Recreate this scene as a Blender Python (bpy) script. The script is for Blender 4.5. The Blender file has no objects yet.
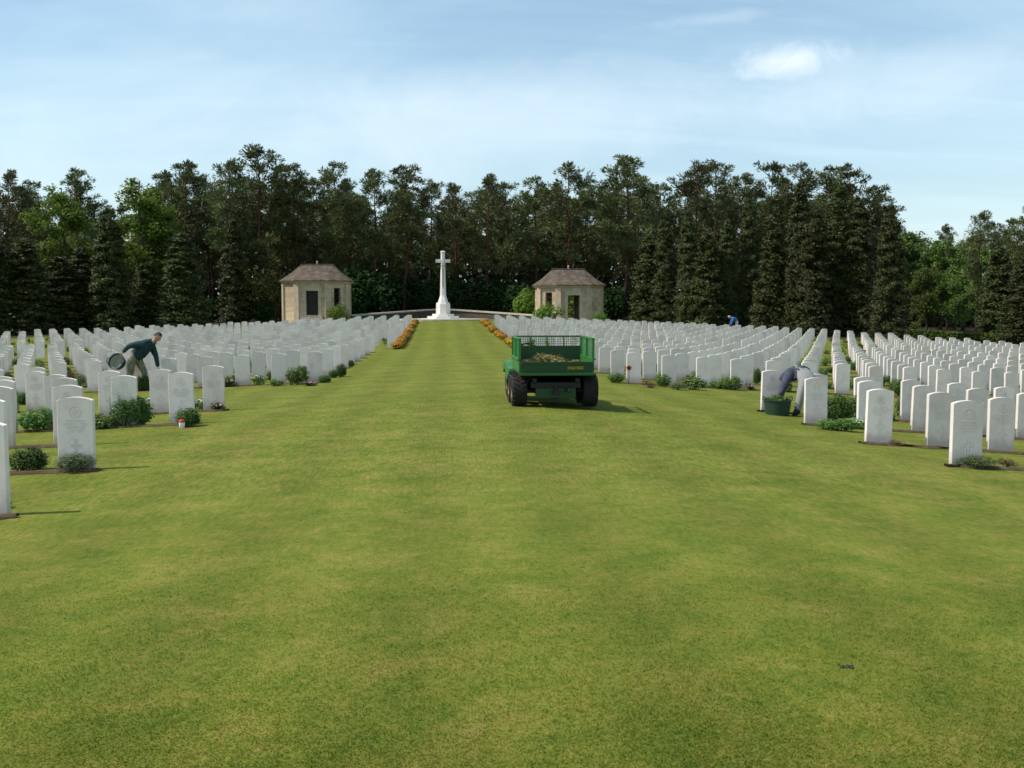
import bpy, bmesh, math, random
import numpy as np
from mathutils import Vector, Matrix

random.seed(7)
RNG = np.random.default_rng(11)
R = math.radians
sc = bpy.context.scene
COL = sc.collection
PI = math.pi

# ------------------------------------------------------------------ camera model
F = 1050.0
EYE = 1.72
YAW = math.atan((512 - 445) / F)
PITCH = math.atan((384 - 302) / F)
FWD = np.array([math.sin(YAW), math.cos(YAW)])
RGT = np.array([math.cos(YAW), -math.sin(YAW)])


def smooth(a, b, x):
    t = np.clip((x - a) / (b - a), 0, 1)
    return t * t * (3 - 2 * t)


CY = np.array([-900, 0, 15, 19, 28, 40, 50, 60, 72, 82, 90, 100, 1500], float)
CZ = np.array([0.0, 0.0, 0.0, -.03, -.25, -.42, -.45, -.3, -.05, .12, .26, .3, .3], float)


def gz(x, y):
    """height of the ground"""
    x = np.asarray(x, float); y = np.asarray(y, float)
    c = (np.interp(y - 2, CY, CZ) + np.interp(y, CY, CZ) + np.interp(y + 2, CY, CZ)) / 3
    u = x - 1.0
    a = np.sqrt(u * u + 1.0) - 1.0
    a = 60 * (1 - np.exp(-a / 60))
    s = np.where(u > 0, np.interp(y, [5, 11, 15, 20, 28, 45], [.04, .06, .082, .082, .060, .047]), np.interp(y, [5, 12, 17, 21, 28, 45], [.031, .031, .047, .053, .043, .033]))
    fade = 1 - smooth(150, 400, y) * .6
    return c - s * a * fade


def gzf(x, y):
    return float(gz(x, y))


def ray(px, py):
    u = (px - 512) / F; v = -(py - 384) / F
    cp, sp = math.cos(PITCH), math.sin(PITCH)
    fw = cp + v * sp * 1.0
    up = v * cp - sp
    h = FWD * fw + RGT * u
    return np.array([h[0], h[1], up])


def at(px, d):
    """ground point seen in column px at forward depth d"""
    lat = (px - 512) / F * d
    p = FWD * d + RGT * lat
    return float(p[0]), float(p[1])


def on_ground(px, py):
    r = ray(px, py)
    t = 4.0
    lo, hi = 2.0, 140.0
    o = np.array([0, 0, EYE])
    prev = 2.0
    for t in np.arange(2.0, 140, .05):
        p = o + r * t
        if p[2] <= gz(p[0], p[1]):
            return float(p[0]), float(p[1]), float(gz(p[0], p[1])), float(t)
    return float(p[0]), float(p[1]), float(gz(p[0], p[1])), float(t)


def height_to(px, py, x, y):
    """z of the point above (x, y) that is seen on picture line py"""
    r = ray(px, py)
    d = x * FWD[0] + y * FWD[1]
    t = d / (r[0] * FWD[0] + r[1] * FWD[1])
    return EYE + r[2] * t


# ------------------------------------------------------------------ materials
def new_mat(name):
    m = bpy.data.materials.new(name); m.use_nodes = True
    nt = m.node_tree; nt.nodes.clear()
    out = nt.nodes.new('ShaderNodeOutputMaterial')
    return m, nt, out


def node(nt, kind, **kw):
    n = nt.nodes.new(kind)
    for k, v in kw.items():
        setattr(n, k, v)
    return n


def ramp(nt, fac, stops):
    n = nt.nodes.new('ShaderNodeValToRGB')
    cr = n.color_ramp
    while len(cr.elements) < len(stops):
        cr.elements.new(.5)
    for e, (p, c) in zip(cr.elements, stops):
        e.position = p
        e.color = (*c, 1) if len(c) == 3 else c
    nt.links.new(fac, n.inputs[0])
    return n.outputs[0]


def noise(nt, vec, scale, detail=4, rough=.6, dist=0):
    n = nt.nodes.new('ShaderNodeTexNoise')
    n.inputs['Scale'].default_value = scale
    n.inputs['Detail'].default_value = detail
    n.inputs['Roughness'].default_value = rough
    n.inputs['Distortion'].default_value = dist
    if vec is not None:
        nt.links.new(vec, n.inputs['Vector'])
    return n.outputs['Fac']


def mixc(nt, fac, a, b, mode='MIX'):
    n = nt.nodes.new('ShaderNodeMix'); n.data_type = 'RGBA'; n.blend_type = mode
    for s, v in ((n.inputs[0], fac), (n.inputs[6], a), (n.inputs[7], b)):
        if isinstance(v, (int, float)):
            s.default_value = v
        elif isinstance(v, tuple):
            s.default_value = (*v, 1) if len(v) == 3 else v
        else:
            nt.links.new(v, s)
    return n.outputs[2]


def math_n(nt, op, a, b=None, c=None, clamp=False):
    n = nt.nodes.new('ShaderNodeMath'); n.operation = op; n.use_clamp = clamp
    for i, v in enumerate((a, b, c)):
        if v is None:
            continue
        if isinstance(v, (int, float)):
            n.inputs[i].default_value = v
        else:
            nt.links.new(v, n.inputs[i])
    return n.outputs[0]


def principled(nt, out, color, rough=.7, spec=.3, metal=0, bump=None, bump_s=.2, bump_d=.02):
    p = nt.nodes.new('ShaderNodeBsdfPrincipled')
    if isinstance(color, tuple):
        p.inputs['Base Color'].default_value = (*color, 1)
    else:
        nt.links.new(color, p.inputs['Base Color'])
    if isinstance(rough, (int, float)):
        p.inputs['Roughness'].default_value = rough
    else:
        nt.links.new(rough, p.inputs['Roughness'])
    p.inputs['Specular IOR Level'].default_value = spec
    p.inputs['Metallic'].default_value = metal
    if bump is not None:
        b = nt.nodes.new('ShaderNodeBump')
        b.inputs['Strength'].default_value = bump_s
        b.inputs['Distance'].default_value = bump_d
        nt.links.new(bump, b.inputs['Height'])
        nt.links.new(b.outputs[0], p.inputs['Normal'])
    nt.links.new(p.outputs[0], out.inputs[0])
    return p


def simple(name, c1, c2=None, rough=.6, scale=8, spec=.3, metal=0, bump=0.0, coords='Object', bump_d=.01):
    m, nt, out = new_mat(name)
    tc = nt.nodes.new('ShaderNodeTexCoord')
    n = noise(nt, tc.outputs[coords], scale, 5)
    c = ramp(nt, n, [(.3, c1), (.7, c2 or c1)])
    principled(nt, out, c, rough, spec, metal, n if bump else None, bump, bump_d)
    return m


def leafy(name, stops, scale=1.2, transl=.25, rough=.6, spec=.25, per_object=.25):
    """leaf colours: each leaf its own tone, drifting through the plant, each copy a little different"""
    m, nt, out = new_mat(name)
    geo = nt.nodes.new('ShaderNodeNewGeometry')
    tc = nt.nodes.new('ShaderNodeTexCoord')
    oi = nt.nodes.new('ShaderNodeObjectInfo')
    nz = noise(nt, tc.outputs['Object'], scale, 3)
    f = math_n(nt, 'MULTIPLY', geo.outputs['Random Per Island'], .45)
    f = math_n(nt, 'ADD', f, math_n(nt, 'MULTIPLY', nz, .9))
    f = math_n(nt, 'SUBTRACT', f, .2)
    c = ramp(nt, f, stops)
    hsv = nt.nodes.new('ShaderNodeHueSaturation')
    nt.links.new(c, hsv.inputs['Color'])
    nt.links.new(math_n(nt, 'MULTIPLY_ADD', oi.outputs['Random'], per_object * 2, 1 - per_object), hsv.inputs['Value'])
    nt.links.new(math_n(nt, 'MULTIPLY_ADD', oi.outputs['Random'], .03, .485), hsv.inputs['Hue'])
    p = nt.nodes.new('ShaderNodeBsdfPrincipled')
    nt.links.new(hsv.outputs[0], p.inputs['Base Color'])
    p.inputs['Roughness'].default_value = rough
    p.inputs['Specular IOR Level'].default_value = spec
    t = nt.nodes.new('ShaderNodeBsdfTranslucent')
    nt.links.new(hsv.outputs[0], t.inputs['Color'])
    mx = nt.nodes.new('ShaderNodeMixShader'); mx.inputs[0].default_value = transl
    nt.links.new(p.outputs[0], mx.inputs[1]); nt.links.new(t.outputs[0], mx.inputs[2])
    nt.links.new(mx.outputs[0], out.inputs[0])
    return m


# ---- grass
def grass_color(nt, pos):
    """colour of the mown lawn in world coordinates"""
    big = noise(nt, pos, .28, 4, .6, .4)
    mid = noise(nt, pos, 1.9, 6, .75, .3)
    fine = noise(nt, pos, 16, 5, .75)
    f = math_n(nt, 'ADD', math_n(nt, 'MULTIPLY', big, .17), math_n(nt, 'MULTIPLY', mid, .67))
    grain = noise(nt, pos, 62, 3, .8)
    f = math_n(nt, 'ADD', f, math_n(nt, 'ADD', math_n(nt, 'MULTIPLY', fine, .48), math_n(nt, 'MULTIPLY', grain, .34)))
    mpg = nt.nodes.new('ShaderNodeMapping'); mpg.inputs['Scale'].default_value = (34, 5.5, 5.5); nt.links.new(pos, mpg.inputs[0])
    gfar = math_n(nt, 'SUBTRACT', noise(nt, mpg.outputs[0], 1.0, 4, .75), .5)
    sp0 = nt.nodes.new('ShaderNodeSeparateXYZ'); nt.links.new(pos, sp0.inputs[0])
    fy0 = nt.nodes.new('ShaderNodeMapRange'); fy0.inputs[1].default_value = 5.5; fy0.inputs[2].default_value = 11; fy0.inputs[4].default_value = .85
    nt.links.new(sp0.outputs[1], fy0.inputs[0])
    f = math_n(nt, 'ADD', f, math_n(nt, 'MULTIPLY', gfar, fy0.outputs[0]))
    f = math_n(nt, 'SUBTRACT', f, .33)
    c = ramp(nt, f, [(.27, G_DARK), (.43, G_MID), (.55, G_YEL), (.69, G_TAN)])
    # mower passes: along the lawn, and fainter ones across its near end
    sep = nt.nodes.new('ShaderNodeSeparateXYZ'); nt.links.new(pos, sep.inputs[0])
    wob = noise(nt, pos, .35, 2)
    xx = math_n(nt, 'ADD', sep.outputs[0], math_n(nt, 'MULTIPLY', wob, .22))
    s1 = math_n(nt, 'SINE', math_n(nt, 'MULTIPLY_ADD', xx, 2 * PI / 1.25, -.55 - 2 * PI * .11 / 1.25))
    yy = math_n(nt, 'ADD', sep.outputs[1], math_n(nt, 'MULTIPLY', wob, .9))
    s2 = math_n(nt, 'SINE', math_n(nt, 'MULTIPLY', yy, 2 * PI / 2.3))
    s1 = math_n(nt, 'MULTIPLY', s1, .075)
    s2 = math_n(nt, 'MULTIPLY', s2, .035)
    s = math_n(nt, 'ADD', math_n(nt, 'ADD', s1, s2), 1.0)
    hsv = nt.nodes.new('ShaderNodeHueSaturation')
    nt.links.new(c, hsv.inputs['Color']); nt.links.new(s, hsv.inputs['Value'])
    return hsv.outputs[0], fine, mid, sep


G_DARK = (.054, .092, .011)
G_MID = (.096, .132, .018)
G_YEL = (.144, .157, .025)
G_TAN = (.222, .184, .060)


def lawn_mat():
    m, nt, out = new_mat('mown_lawn')
    tc = nt.nodes.new('ShaderNodeTexCoord')
    pos = tc.outputs['Object']
    c, fine, mid, sep = grass_color(nt, pos)
    # dry thatch and moss between the blades
    th = noise(nt, pos, 55, 3, .7)
    c = mixc(nt, math_n(nt, 'MULTIPLY', ramp(nt, th, [(.5, (0, 0, 0)), (.72, (1, 1, 1))]), .35), c, (.21, .17, .075))
    # worn thin earth in a few spots
    wn = noise(nt, pos, .9, 4, .7, .5)
    c = mixc(nt, math_n(nt, 'MULTIPLY', ramp(nt, wn, [(.68, (0, 0, 0)), (.8, (1, 1, 1))]), .6), c, (.16, .115, .06))
    # wood floor: needle litter beyond the graves
    ax_ = math_n(nt, 'MULTIPLY', math_n(nt, 'MAXIMUM', math_n(nt, 'SUBTRACT', math_n(nt, 'ABSOLUTE', sep.outputs[0]), 14.0), 0.0), 1.3)
    wy = math_n(nt, 'ADD', math_n(nt, 'ADD', sep.outputs[1], ax_), math_n(nt, 'MULTIPLY', mid, 6.0))
    fm = nt.nodes.new('ShaderNodeMapRange'); fm.inputs[1].default_value = 96; fm.inputs[2].default_value = 99
    nt.links.new(wy, fm.inputs[0])
    c = mixc(nt, fm.outputs[0], c, (.055, .042, .026))
    principled(nt, out, c, .9, .03, 0, fine, .5, .02)
    return m


def blade_mat():
    m, nt, out = new_mat('grass_blades')
    tc = nt.nodes.new('ShaderNodeTexCoord')
    geo = nt.nodes.new('ShaderNodeNewGeometry')
    c, fine, mid, sep = grass_color(nt, tc.outputs['Object'])
    r = geo.outputs['Random Per Island']
    tone = ramp(nt, r, [(0, (1.15, 1.25, 1.0)), (.45, (1.6, 1.6, 1.4)), (.8, (1.95, 1.8, 1.65)), (.95, (2.6, 2.25, 2.7))])
    c = mixc(nt, 1.0, c, tone, 'MULTIPLY')
    p = nt.nodes.new('ShaderNodeBsdfPrincipled')
    nt.links.new(c, p.inputs['Base Color']); p.inputs['Roughness'].default_value = .55
    p.inputs['Specular IOR Level'].default_value = .12
    t = nt.nodes.new('ShaderNodeBsdfTranslucent'); nt.links.new(c, t.inputs[0])
    mx = nt.nodes.new('ShaderNodeMixShader'); mx.inputs[0].default_value = .5
    nt.links.new(p.outputs[0], mx.inputs[1]); nt.links.new(t.outputs[0], mx.inputs[2])
    nt.links.new(mx.outputs[0], out.inputs[0])
    return m


def headstone_mat(name, stained):
    m, nt, out = new_mat(name)
    tc = nt.nodes.new('ShaderNodeTexCoord'); pos = tc.outputs['Object']
    oi = nt.nodes.new('ShaderNodeObjectInfo')
    geo = nt.nodes.new('ShaderNodeNewGeometry')
    add = nt.nodes.new('ShaderNodeVectorMath'); add.operation = 'ADD'
    nt.links.new(pos, add.inputs[0]); nt.links.new(oi.outputs['Location'], add.inputs[1])
    pos2 = add.outputs[0]
    n1 = noise(nt, pos2, 4, 5, .65)
    n2 = noise(nt, pos2, 60, 3, .7)
    c = ramp(nt, n1, [(.3, (.73, .625, .57)), (.5, (.84, .735, .675)), (.72, (.88, .785, .725))])
    c = mixc(nt, .12, c, ramp(nt, n2, [(.35, (.4, .38, .33)), (.6, (.8, .79, .75))]))
    if stained:
        # algae and soil splash near the foot, soft run marks under the top
        sep = nt.nodes.new('ShaderNodeSeparateXYZ'); nt.links.new(pos, sep.inputs[0])
        zz = math_n(nt, 'ADD', sep.outputs[2], math_n(nt, 'MULTIPLY', noise(nt, pos2, 9, 4), -.25))
        mr = nt.nodes.new('ShaderNodeMapRange')
        mr.inputs[1].default_value = -.06; mr.inputs[2].default_value = .1
        mr.inputs[3].default_value = .5; mr.inputs[4].default_value = 0
        nt.links.new(zz, mr.inputs[0])
        c = mixc(nt, mr.outputs[0], c, (.30, .26, .19))
        mp = nt.nodes.new('ShaderNodeMapping'); mp.inputs['Scale'].default_value = (22, 22, 1.2)
        nt.links.new(pos2, mp.inputs[0])
        st = noise(nt, mp.outputs[0], 1.0, 4, .6)
        c = mixc(nt, math_n(nt, 'MULTIPLY', ramp(nt, st, [(.55, (0, 0, 0)), (.75, (1, 1, 1))]), .22), c, (.40, .38, .31))
        rnd = oi.outputs['Random']
    else:
        rnd = geo.outputs['Random Per Island']
    hsv = nt.nodes.new('ShaderNodeHueSaturation')
    nt.links.new(c, hsv.inputs['Color'])
    nt.links.new(math_n(nt, 'MULTIPLY_ADD', rnd, .24, .82), hsv.inputs['Value'])
    principled(nt, out, hsv.outputs[0], .8, .2, 0, n2, .15, .004)
    return m


def ashlar_mat():
    m, nt, out = new_mat('pavilion_stone')
    tc = nt.nodes.new('ShaderNodeTexCoord'); pos = tc.outputs['Object']
    sep = nt.nodes.new('ShaderNodeSeparateXYZ'); nt.links.new(pos, sep.inputs[0])
    cmb = nt.nodes.new('ShaderNodeCombineXYZ')
    nt.links.new(math_n(nt, 'ADD', sep.outputs[0], sep.outputs[1]), cmb.inputs[0])
    nt.links.new(sep.outputs[2], cmb.inputs[1])
    br = nt.nodes.new('ShaderNodeTexBrick')
    nt.links.new(cmb.outputs[0], br.inputs['Vector'])
    br.inputs['Color1'].default_value = (.62, .49, .33, 1)
    br.inputs['Color2'].default_value = (.30, .225, .145, 1)
    br.inputs['Mortar'].default_value = (.24, .21, .17, 1)
    br.inputs['Scale'].default_value = 1.0
    br.inputs['Brick Width'].default_value = .85
    br.inputs['Row Height'].default_value = .40
    br.inputs['Mortar Size'].default_value = .018
    n = noise(nt, pos, 3, 5, .7)
    c = mixc(nt, .42, br.outputs['Color'], ramp(nt, n, [(.3, (.21, .16, .11)), (.5, (.44, .35, .24)), (.72, (.60, .49, .35))]))
    principled(nt, out, c, .85, .2, 0, br.outputs['Fac'], -.4, .02)
    return m


def roof_mat():
    m, nt, out = new_mat('roof_tiles')
    tc = nt.nodes.new('ShaderNodeTexCoord'); pos = tc.outputs['Object']
    sep = nt.nodes.new('ShaderNodeSeparateXYZ'); nt.links.new(pos, sep.inputs[0])
    cmb = nt.nodes.new('ShaderNodeCombineXYZ')
    nt.links.new(math_n(nt, 'ADD', sep.outputs[0], math_n(nt, 'MULTIPLY', sep.outputs[1], .7)), cmb.inputs[0])
    nt.links.new(sep.outputs[2], cmb.inputs[1])
    br = nt.nodes.new('ShaderNodeTexBrick')
    nt.links.new(cmb.outputs[0], br.inputs['Vector'])
    br.inputs['Color1'].default_value = (.11, .085, .066, 1)
    br.inputs['Color2'].default_value = (.08, .06, .047, 1)
    br.inputs['Mortar'].default_value = (.06, .045, .035, 1)
    br.inputs['Scale'].default_value = 1.0
    br.inputs['Brick Width'].default_value = .22
    br.inputs['Row Height'].default_value = .14
    br.inputs['Mortar Size'].default_value = .014
    n = noise(nt, pos, 2.2, 5, .75)
    c = mixc(nt, .6, br.outputs['Color'], ramp(nt, n, [(.34, (.035, .028, .022)), (.5, (.10, .076, .054)), (.64, (.20, .155, .105))]))
    principled(nt, out, c, .85, .2, 0, br.outputs['Fac'], -.5, .03)
    return m


def bark_mat(name, low, high, z0, z1):
    m, nt, out = new_mat(name)
    tc = nt.nodes.new('ShaderNodeTexCoord'); pos = tc.outputs['Object']
    sep = nt.nodes.new('ShaderNodeSeparateXYZ'); nt.links.new(pos, sep.inputs[0])
    mr = nt.nodes.new('ShaderNodeMapRange'); mr.inputs[1].default_value = z0; mr.inputs[2].default_value = z1
    nt.links.new(sep.outputs[2], mr.inputs[0])
    mp = nt.nodes.new('ShaderNodeMapping'); mp.inputs['Scale'].default_value = (8, 8, 1.5)
    nt.links.new(pos, mp.inputs[0])
    n = noise(nt, mp.outputs[0], 1.5, 4)
    c = mixc(nt, mr.outputs[0], low, high)
    c = mixc(nt, .5, c, ramp(nt, n, [(.3, (.03, .022, .016)), (.7, (.22, .16, .11))]), 'OVERLAY')
    principled(nt, out, c, .9, .15, 0, n, .5, .03)
    return m


M = {}
M['lawn'] = lawn_mat()
M['blades'] = blade_mat()
M['stone'] = headstone_mat('headstone_limestone', True)
M['stone_mass'] = headstone_mat('headstone_limestone_far', False)
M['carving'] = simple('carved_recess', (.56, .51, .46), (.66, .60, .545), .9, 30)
M['soil'] = simple('bed_soil', (.055, .04, .024), (.115, .085, .052), .95, 12, .1, bump=.8, bump_d=.03)
M['ashlar'] = ashlar_mat()
M['dressed'] = simple('dressed_stone', (.36, .285, .20), (.50, .41, .295), .8, 3)
M['roof'] = roof_mat()
M['cross'] = simple('portland_stone', (.64, .61, .55), (.76, .73, .67), .75, 4, bump=.1)
M['paving'] = simple('paving_stone', (.36, .31, .25), (.48, .43, .36), .85, 3, bump=.2)
M['coping'] = simple('coping_stone', (.38, .31, .24), (.54, .47, .38), .85, 3)
M['darkwall'] = simple('shaded_rubble', (.05, .045, .03), (.11, .095, .07), .9, 5, bump=.5)  # terrace wall: the shade below its coping is put into this dark colour
M['iron'] = simple('black_iron', (.015, .014, .013), (.03, .028, .025), .5, 20)
M['bronze'] = simple('bronze', (.10, .10, .08), (.17, .15, .11), .45, 20, .5, .6)
M['pine_bark'] = bark_mat('pine_bark', (.055, .042, .032), (.15, .072, .04), 3, 8)
M['grey_bark'] = bark_mat('grey_bark', (.09, .075, .06), (.11, .09, .07), 2, 8)
M['pine'] = leafy('pine_needles', [(.1, (.045, .064, .020)), (.45, (.090, .110, .035)), (.75, (.145, .158, .055)), (.95, (.195, .185, .078))], .8, .12)
M['cypress'] = leafy('cypress_sprays', [(.1, (.026, .038, .010)), (.5, (.050, .062, .015)), (.8, (.080, .084, .021)), (.95, (.115, .108, .032))], 1.6, .06)
M['bright'] = leafy('spring_leaves', [(.1, (.065, .12, .014)), (.5, (.13, .22, .026)), (.85, (.21, .30, .045))], .7, .45)
M['midgreen'] = leafy('broad_leaves', [(.1, (.050, .085, .014)), (.5, (.095, .145, .026)), (.85, (.15, .20, .04))], .7, .35)
M['darkleaf'] = leafy('dark_leaves', [(.1, (.014, .030, .010)), (.5, (.024, .050, .014)), (.85, (.042, .075, .020))], 1.0, .2, .8, .05)
M['olive'] = leafy('olive_leaves', [(.1, (.05, .07, .014)), (.5, (.11, .12, .025)), (.85, (.17, .15, .04))], 1.0, .3)
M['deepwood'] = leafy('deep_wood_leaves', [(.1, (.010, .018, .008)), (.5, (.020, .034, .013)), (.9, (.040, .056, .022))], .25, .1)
M['plant_dark'] = leafy('grave_shrub', [(.1, (.030, .065, .012)), (.5, (.065, .13, .024)), (.9, (.13, .20, .045))], 6, .25)
M['plant_light'] = leafy('pale_perennial', [(.1, (.07, .14, .03)), (.5, (.16, .25, .06)), (.9, (.36, .43, .2))], 6, .3)
M['plant_grey'] = leafy('grey_lavender', [(.1, (.05, .09, .025)), (.5, (.10, .15, .05)), (.9, (.19, .20, .12))], 6, .2)
M['heather'] = leafy('red_heather', [(.1, (.06, .022, .016)), (.5, (.14, .05, .035)), (.9, (.2, .10, .06))], 6, .2)
M['white_fl'] = leafy('white_petals', [(.1, (.55, .58, .42)), (.9, (.8, .8, .68))], 8, .3)
M['pink_fl'] = leafy('pink_petals', [(.1, (.50, .22, .30)), (.9, (.68, .45, .5))], 8, .3)
M['red_fl'] = leafy('red_petals', [(.1, (.6, .06, .02)), (.9, (.8, .12, .04))], 8, .3)
M['orange_fl'] = leafy('wallflower_petals', [(.1, (.30, .11, .008)), (.5, (.48, .22, .012)), (.9, (.56, .34, .02))], 5, .3)
M['orange_lf'] = leafy('wallflower_leaves', [(.1, (.05, .085, .012)), (.9, (.14, .16, .02))], 5, .3)


def link(o):
    COL.objects.link(o); return o


def mesh_np(name, verts, faces_flat, per, mat=None, smooth_sh=False):
    """mesh from numpy; every face has PER corners"""
    me = bpy.data.meshes.new(name)
    verts = np.asarray(verts, np.float32); faces_flat = np.asarray(faces_flat, np.int32).ravel()
    nf = len(faces_flat) // per
    me.vertices.add(len(verts)); me.vertices.foreach_set('co', verts.ravel())
    me.loops.add(len(faces_flat)); me.loops.foreach_set('vertex_index', faces_flat)
    me.polygons.add(nf)
    me.polygons.foreach_set('loop_start', np.arange(0, nf * per, per, dtype=np.int32))
    me.polygons.foreach_set('loop_total', np.full(nf, per, np.int32))
    if smooth_sh:
        me.polygons.foreach_set('use_smooth', np.ones(nf, bool))
    me.update(calc_edges=True)
    if mat is not None:
        me.materials.append(mat)
    return me


def obj(name, me, parent=None, loc=(0, 0, 0), rz=0.0):
    o = bpy.data.objects.new(name, me); link(o)
    o.location = loc; o.rotation_euler = (0, 0, rz)
    if parent is not None:
        o.parent = parent
    return o


def empty(name, loc=(0, 0, 0), rz=0.0):
    o = bpy.data.objects.new(name, None); link(o)
    o.empty_display_size = .2
    o.location = loc; o.rotation_euler = (0, 0, rz)
    return o


def tag(o, label=None, cat=None, group=None, kind=None):
    if label: o['label'] = label
    if cat: o['category'] = cat
    if group: o['group'] = group
    if kind: o['kind'] = kind
    return o


def kids(o):
    return [c for c in CH.get(o.name, [])]


CH = {}


def reg(root):
    """remember a prototype's parts, for copying"""
    for c in bpy.data.objects:
        if c.parent is not None:
            CH.setdefault(c.parent.name, [])
            if c not in CH[c.parent.name]:
                CH[c.parent.name].append(c)


def dup(root, loc, rz=0.0, scale=(1, 1, 1), label=None, group=None):
    r = root.copy(); COL.objects.link(r)
    r.location = loc; r.rotation_euler = (0, 0, rz); r.scale = scale
    for k in ('label', 'group'):
        if k in r: del r[k]
    if label: r['label'] = label
    if group: r['group'] = group
    for c in kids(root):
        d = c.copy(); COL.objects.link(d); d.parent = r
        for e in kids(c):
            g = e.copy(); COL.objects.link(g); g.parent = d
    return r


# ------------------------------------------------------------------ shape helper
class MB:
    """collects shapes into one mesh"""
    def __init__(self):
        self.bm = bmesh.new(); self.mi = 0

    def _set(self, fs):
        for f in fs: f.material_index = self.mi

    def box(self, c, s, rot=None, bevel=0.0):
        x, y, z = (v / 2 for v in s)
        return self.hexa([(-x, -y, -z), (x, -y, -z), (x, y, -z), (-x, y, -z), (-x, -y, z), (x, -y, z), (x, y, z), (-x, y, z)], c, rot, bevel)

    def hexa(self, pts, c=(0, 0, 0), rot=None, bevel=0.0):
        mt = Matrix.Translation(c) @ (rot if rot is not None else Matrix())
        vs = [self.bm.verts.new(mt @ Vector(p)) for p in pts]
        fs = [self.bm.faces.new([vs[i] for i in q]) for q in ((3, 2, 1, 0), (4, 5, 6, 7), (0, 1, 5, 4), (1, 2, 6, 5), (2, 3, 7, 6), (3, 0, 4, 7))]
        self._set(fs)
        if bevel:
            es = list({e for f in fs for e in f.edges})
            r = bmesh.ops.bevel(self.bm, geom=es, offset=bevel, segments=2, profile=.5, affect='EDGES')
            self._set(r['faces'])
        return fs

    def span(self, p0, p1, bevel=0.0):
        c = [(a + b) / 2 for a, b in zip(p0, p1)]; s = [abs(b - a) for a, b in zip(p0, p1)]
        return self.box(c, s, None, bevel)

    def prism(self, outline, z0, z1, mt=None):
        """outline in xy, extruded in z"""
        mt = mt or Matrix()
        a = [self.bm.verts.new(mt @ Vector((x, y, z0))) for x, y in outline]
        b = [self.bm.verts.new(mt @ Vector((x, y, z1))) for x, y in outline]
        n = len(a); fs = [self.bm.faces.new(a[::-1]), self.bm.faces.new(b)]
        for i in range(n):
            j = (i + 1) % n
            fs.append(self.bm.faces.new((a[i], a[j], b[j], b[i])))
        self._set(fs); return fs

    def loft(self, rings, cap=True):
        """rings: lists of points with equal count, closed loops"""
        vs = [[self.bm.verts.new(Vector(p)) for p in r] for r in rings]
        fs = []
        for a, b in zip(vs, vs[1:]):
            n = len(a)
            for i in range(n):
                j = (i + 1) % n
                fs.append(self.bm.faces.new((a[i], a[j], b[j], b[i])))
        if cap:
            fs.append(self.bm.faces.new(vs[0][::-1])); fs.append(self.bm.faces.new(vs[-1]))
        self._set(fs); return fs

    def lathe(self, prof, seg=20, mt=None, cap=True):
        mt = mt or Matrix()
        rings = [[mt @ Vector((r * math.cos(2 * PI * k / seg), r * math.sin(2 * PI * k / seg), z)) for k in range(seg)] for r, z in prof]
        return self.loft(rings, cap)

    def tube(self, pts, rad, seg=8, cap=True):
        pts = [Vector(p) for p in pts]
        rad = rad if isinstance(rad, (list, tuple)) else [rad] * len(pts)
        rings = []
        for i, p in enumerate(pts):
            d = (pts[min(i + 1, len(pts) - 1)] - pts[max(i - 1, 0)]).normalized()
            up = Vector((0, 0, 1)) if abs(d.z) < .9 else Vector((1, 0, 0))
            u = d.cross(up).normalized(); v = d.cross(u).normalized()
            rings.append([p + (u * math.cos(-2 * PI * k / seg) + v * math.sin(-2 * PI * k / seg)) * rad[i] for k in range(seg)])
        return self.loft(rings, cap)

    def build(self, name, mats, parent=None, loc=(0, 0, 0), rz=0.0, smooth_angle=None):
        me = bpy.data.meshes.new(name)
        bmesh.ops.recalc_face_normals(self.bm, faces=self.bm.faces)
        self.bm.to_mesh(me); self.bm.free()
        for m in (mats if isinstance(mats, (list, tuple)) else [mats]):
            me.materials.append(m)
        if smooth_angle:
            me.polygons.foreach_set('use_smooth', np.ones(len(me.polygons), bool))
            try:
                me.set_sharp_from_angle(angle=R(smooth_angle))
            except Exception:
                pass
        return obj(name, me, parent, loc, rz)


# ------------------------------------------------------------------ leaf clouds
def unit(v):
    return v / np.maximum(np.linalg.norm(v, axis=-1, keepdims=True), 1e-9)


def rand_dir(n, rng):
    return unit(rng.normal(size=(n, 3)))


def quads(c, u, v):
    """quads centred at c with half axes u and v"""
    n = len(c)
    vs = np.stack([c - u - v, c + u - v, c + u + v, c - u + v], 1).reshape(-1, 3)
    return vs, np.arange(4 * n)


def leaf_quads(c, nrm, length, width, rng, axis=None):
    """pointed leaves (rhombs), lying roughly across NRM, along AXIS when given"""
    n = len(c)
    a = rand_dir(n, rng) if axis is None else axis
    u = unit(np.cross(nrm, a)); v = unit(np.cross(u, nrm))
    L = np.asarray(length).reshape(-1, 1) / 2; W = np.asarray(width).reshape(-1, 1) / 2
    vs = np.stack([c - v * L, c + u * W, c + v * L, c - u * W], 1).reshape(-1, 3)
    return vs, np.arange(4 * n)


def merge(parts):
    V = []; Fc = []; k = 0
    for v, f in parts:
        V.append(v); Fc.append(f + k); k += len(v)
    return np.concatenate(V), np.concatenate(Fc)


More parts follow.
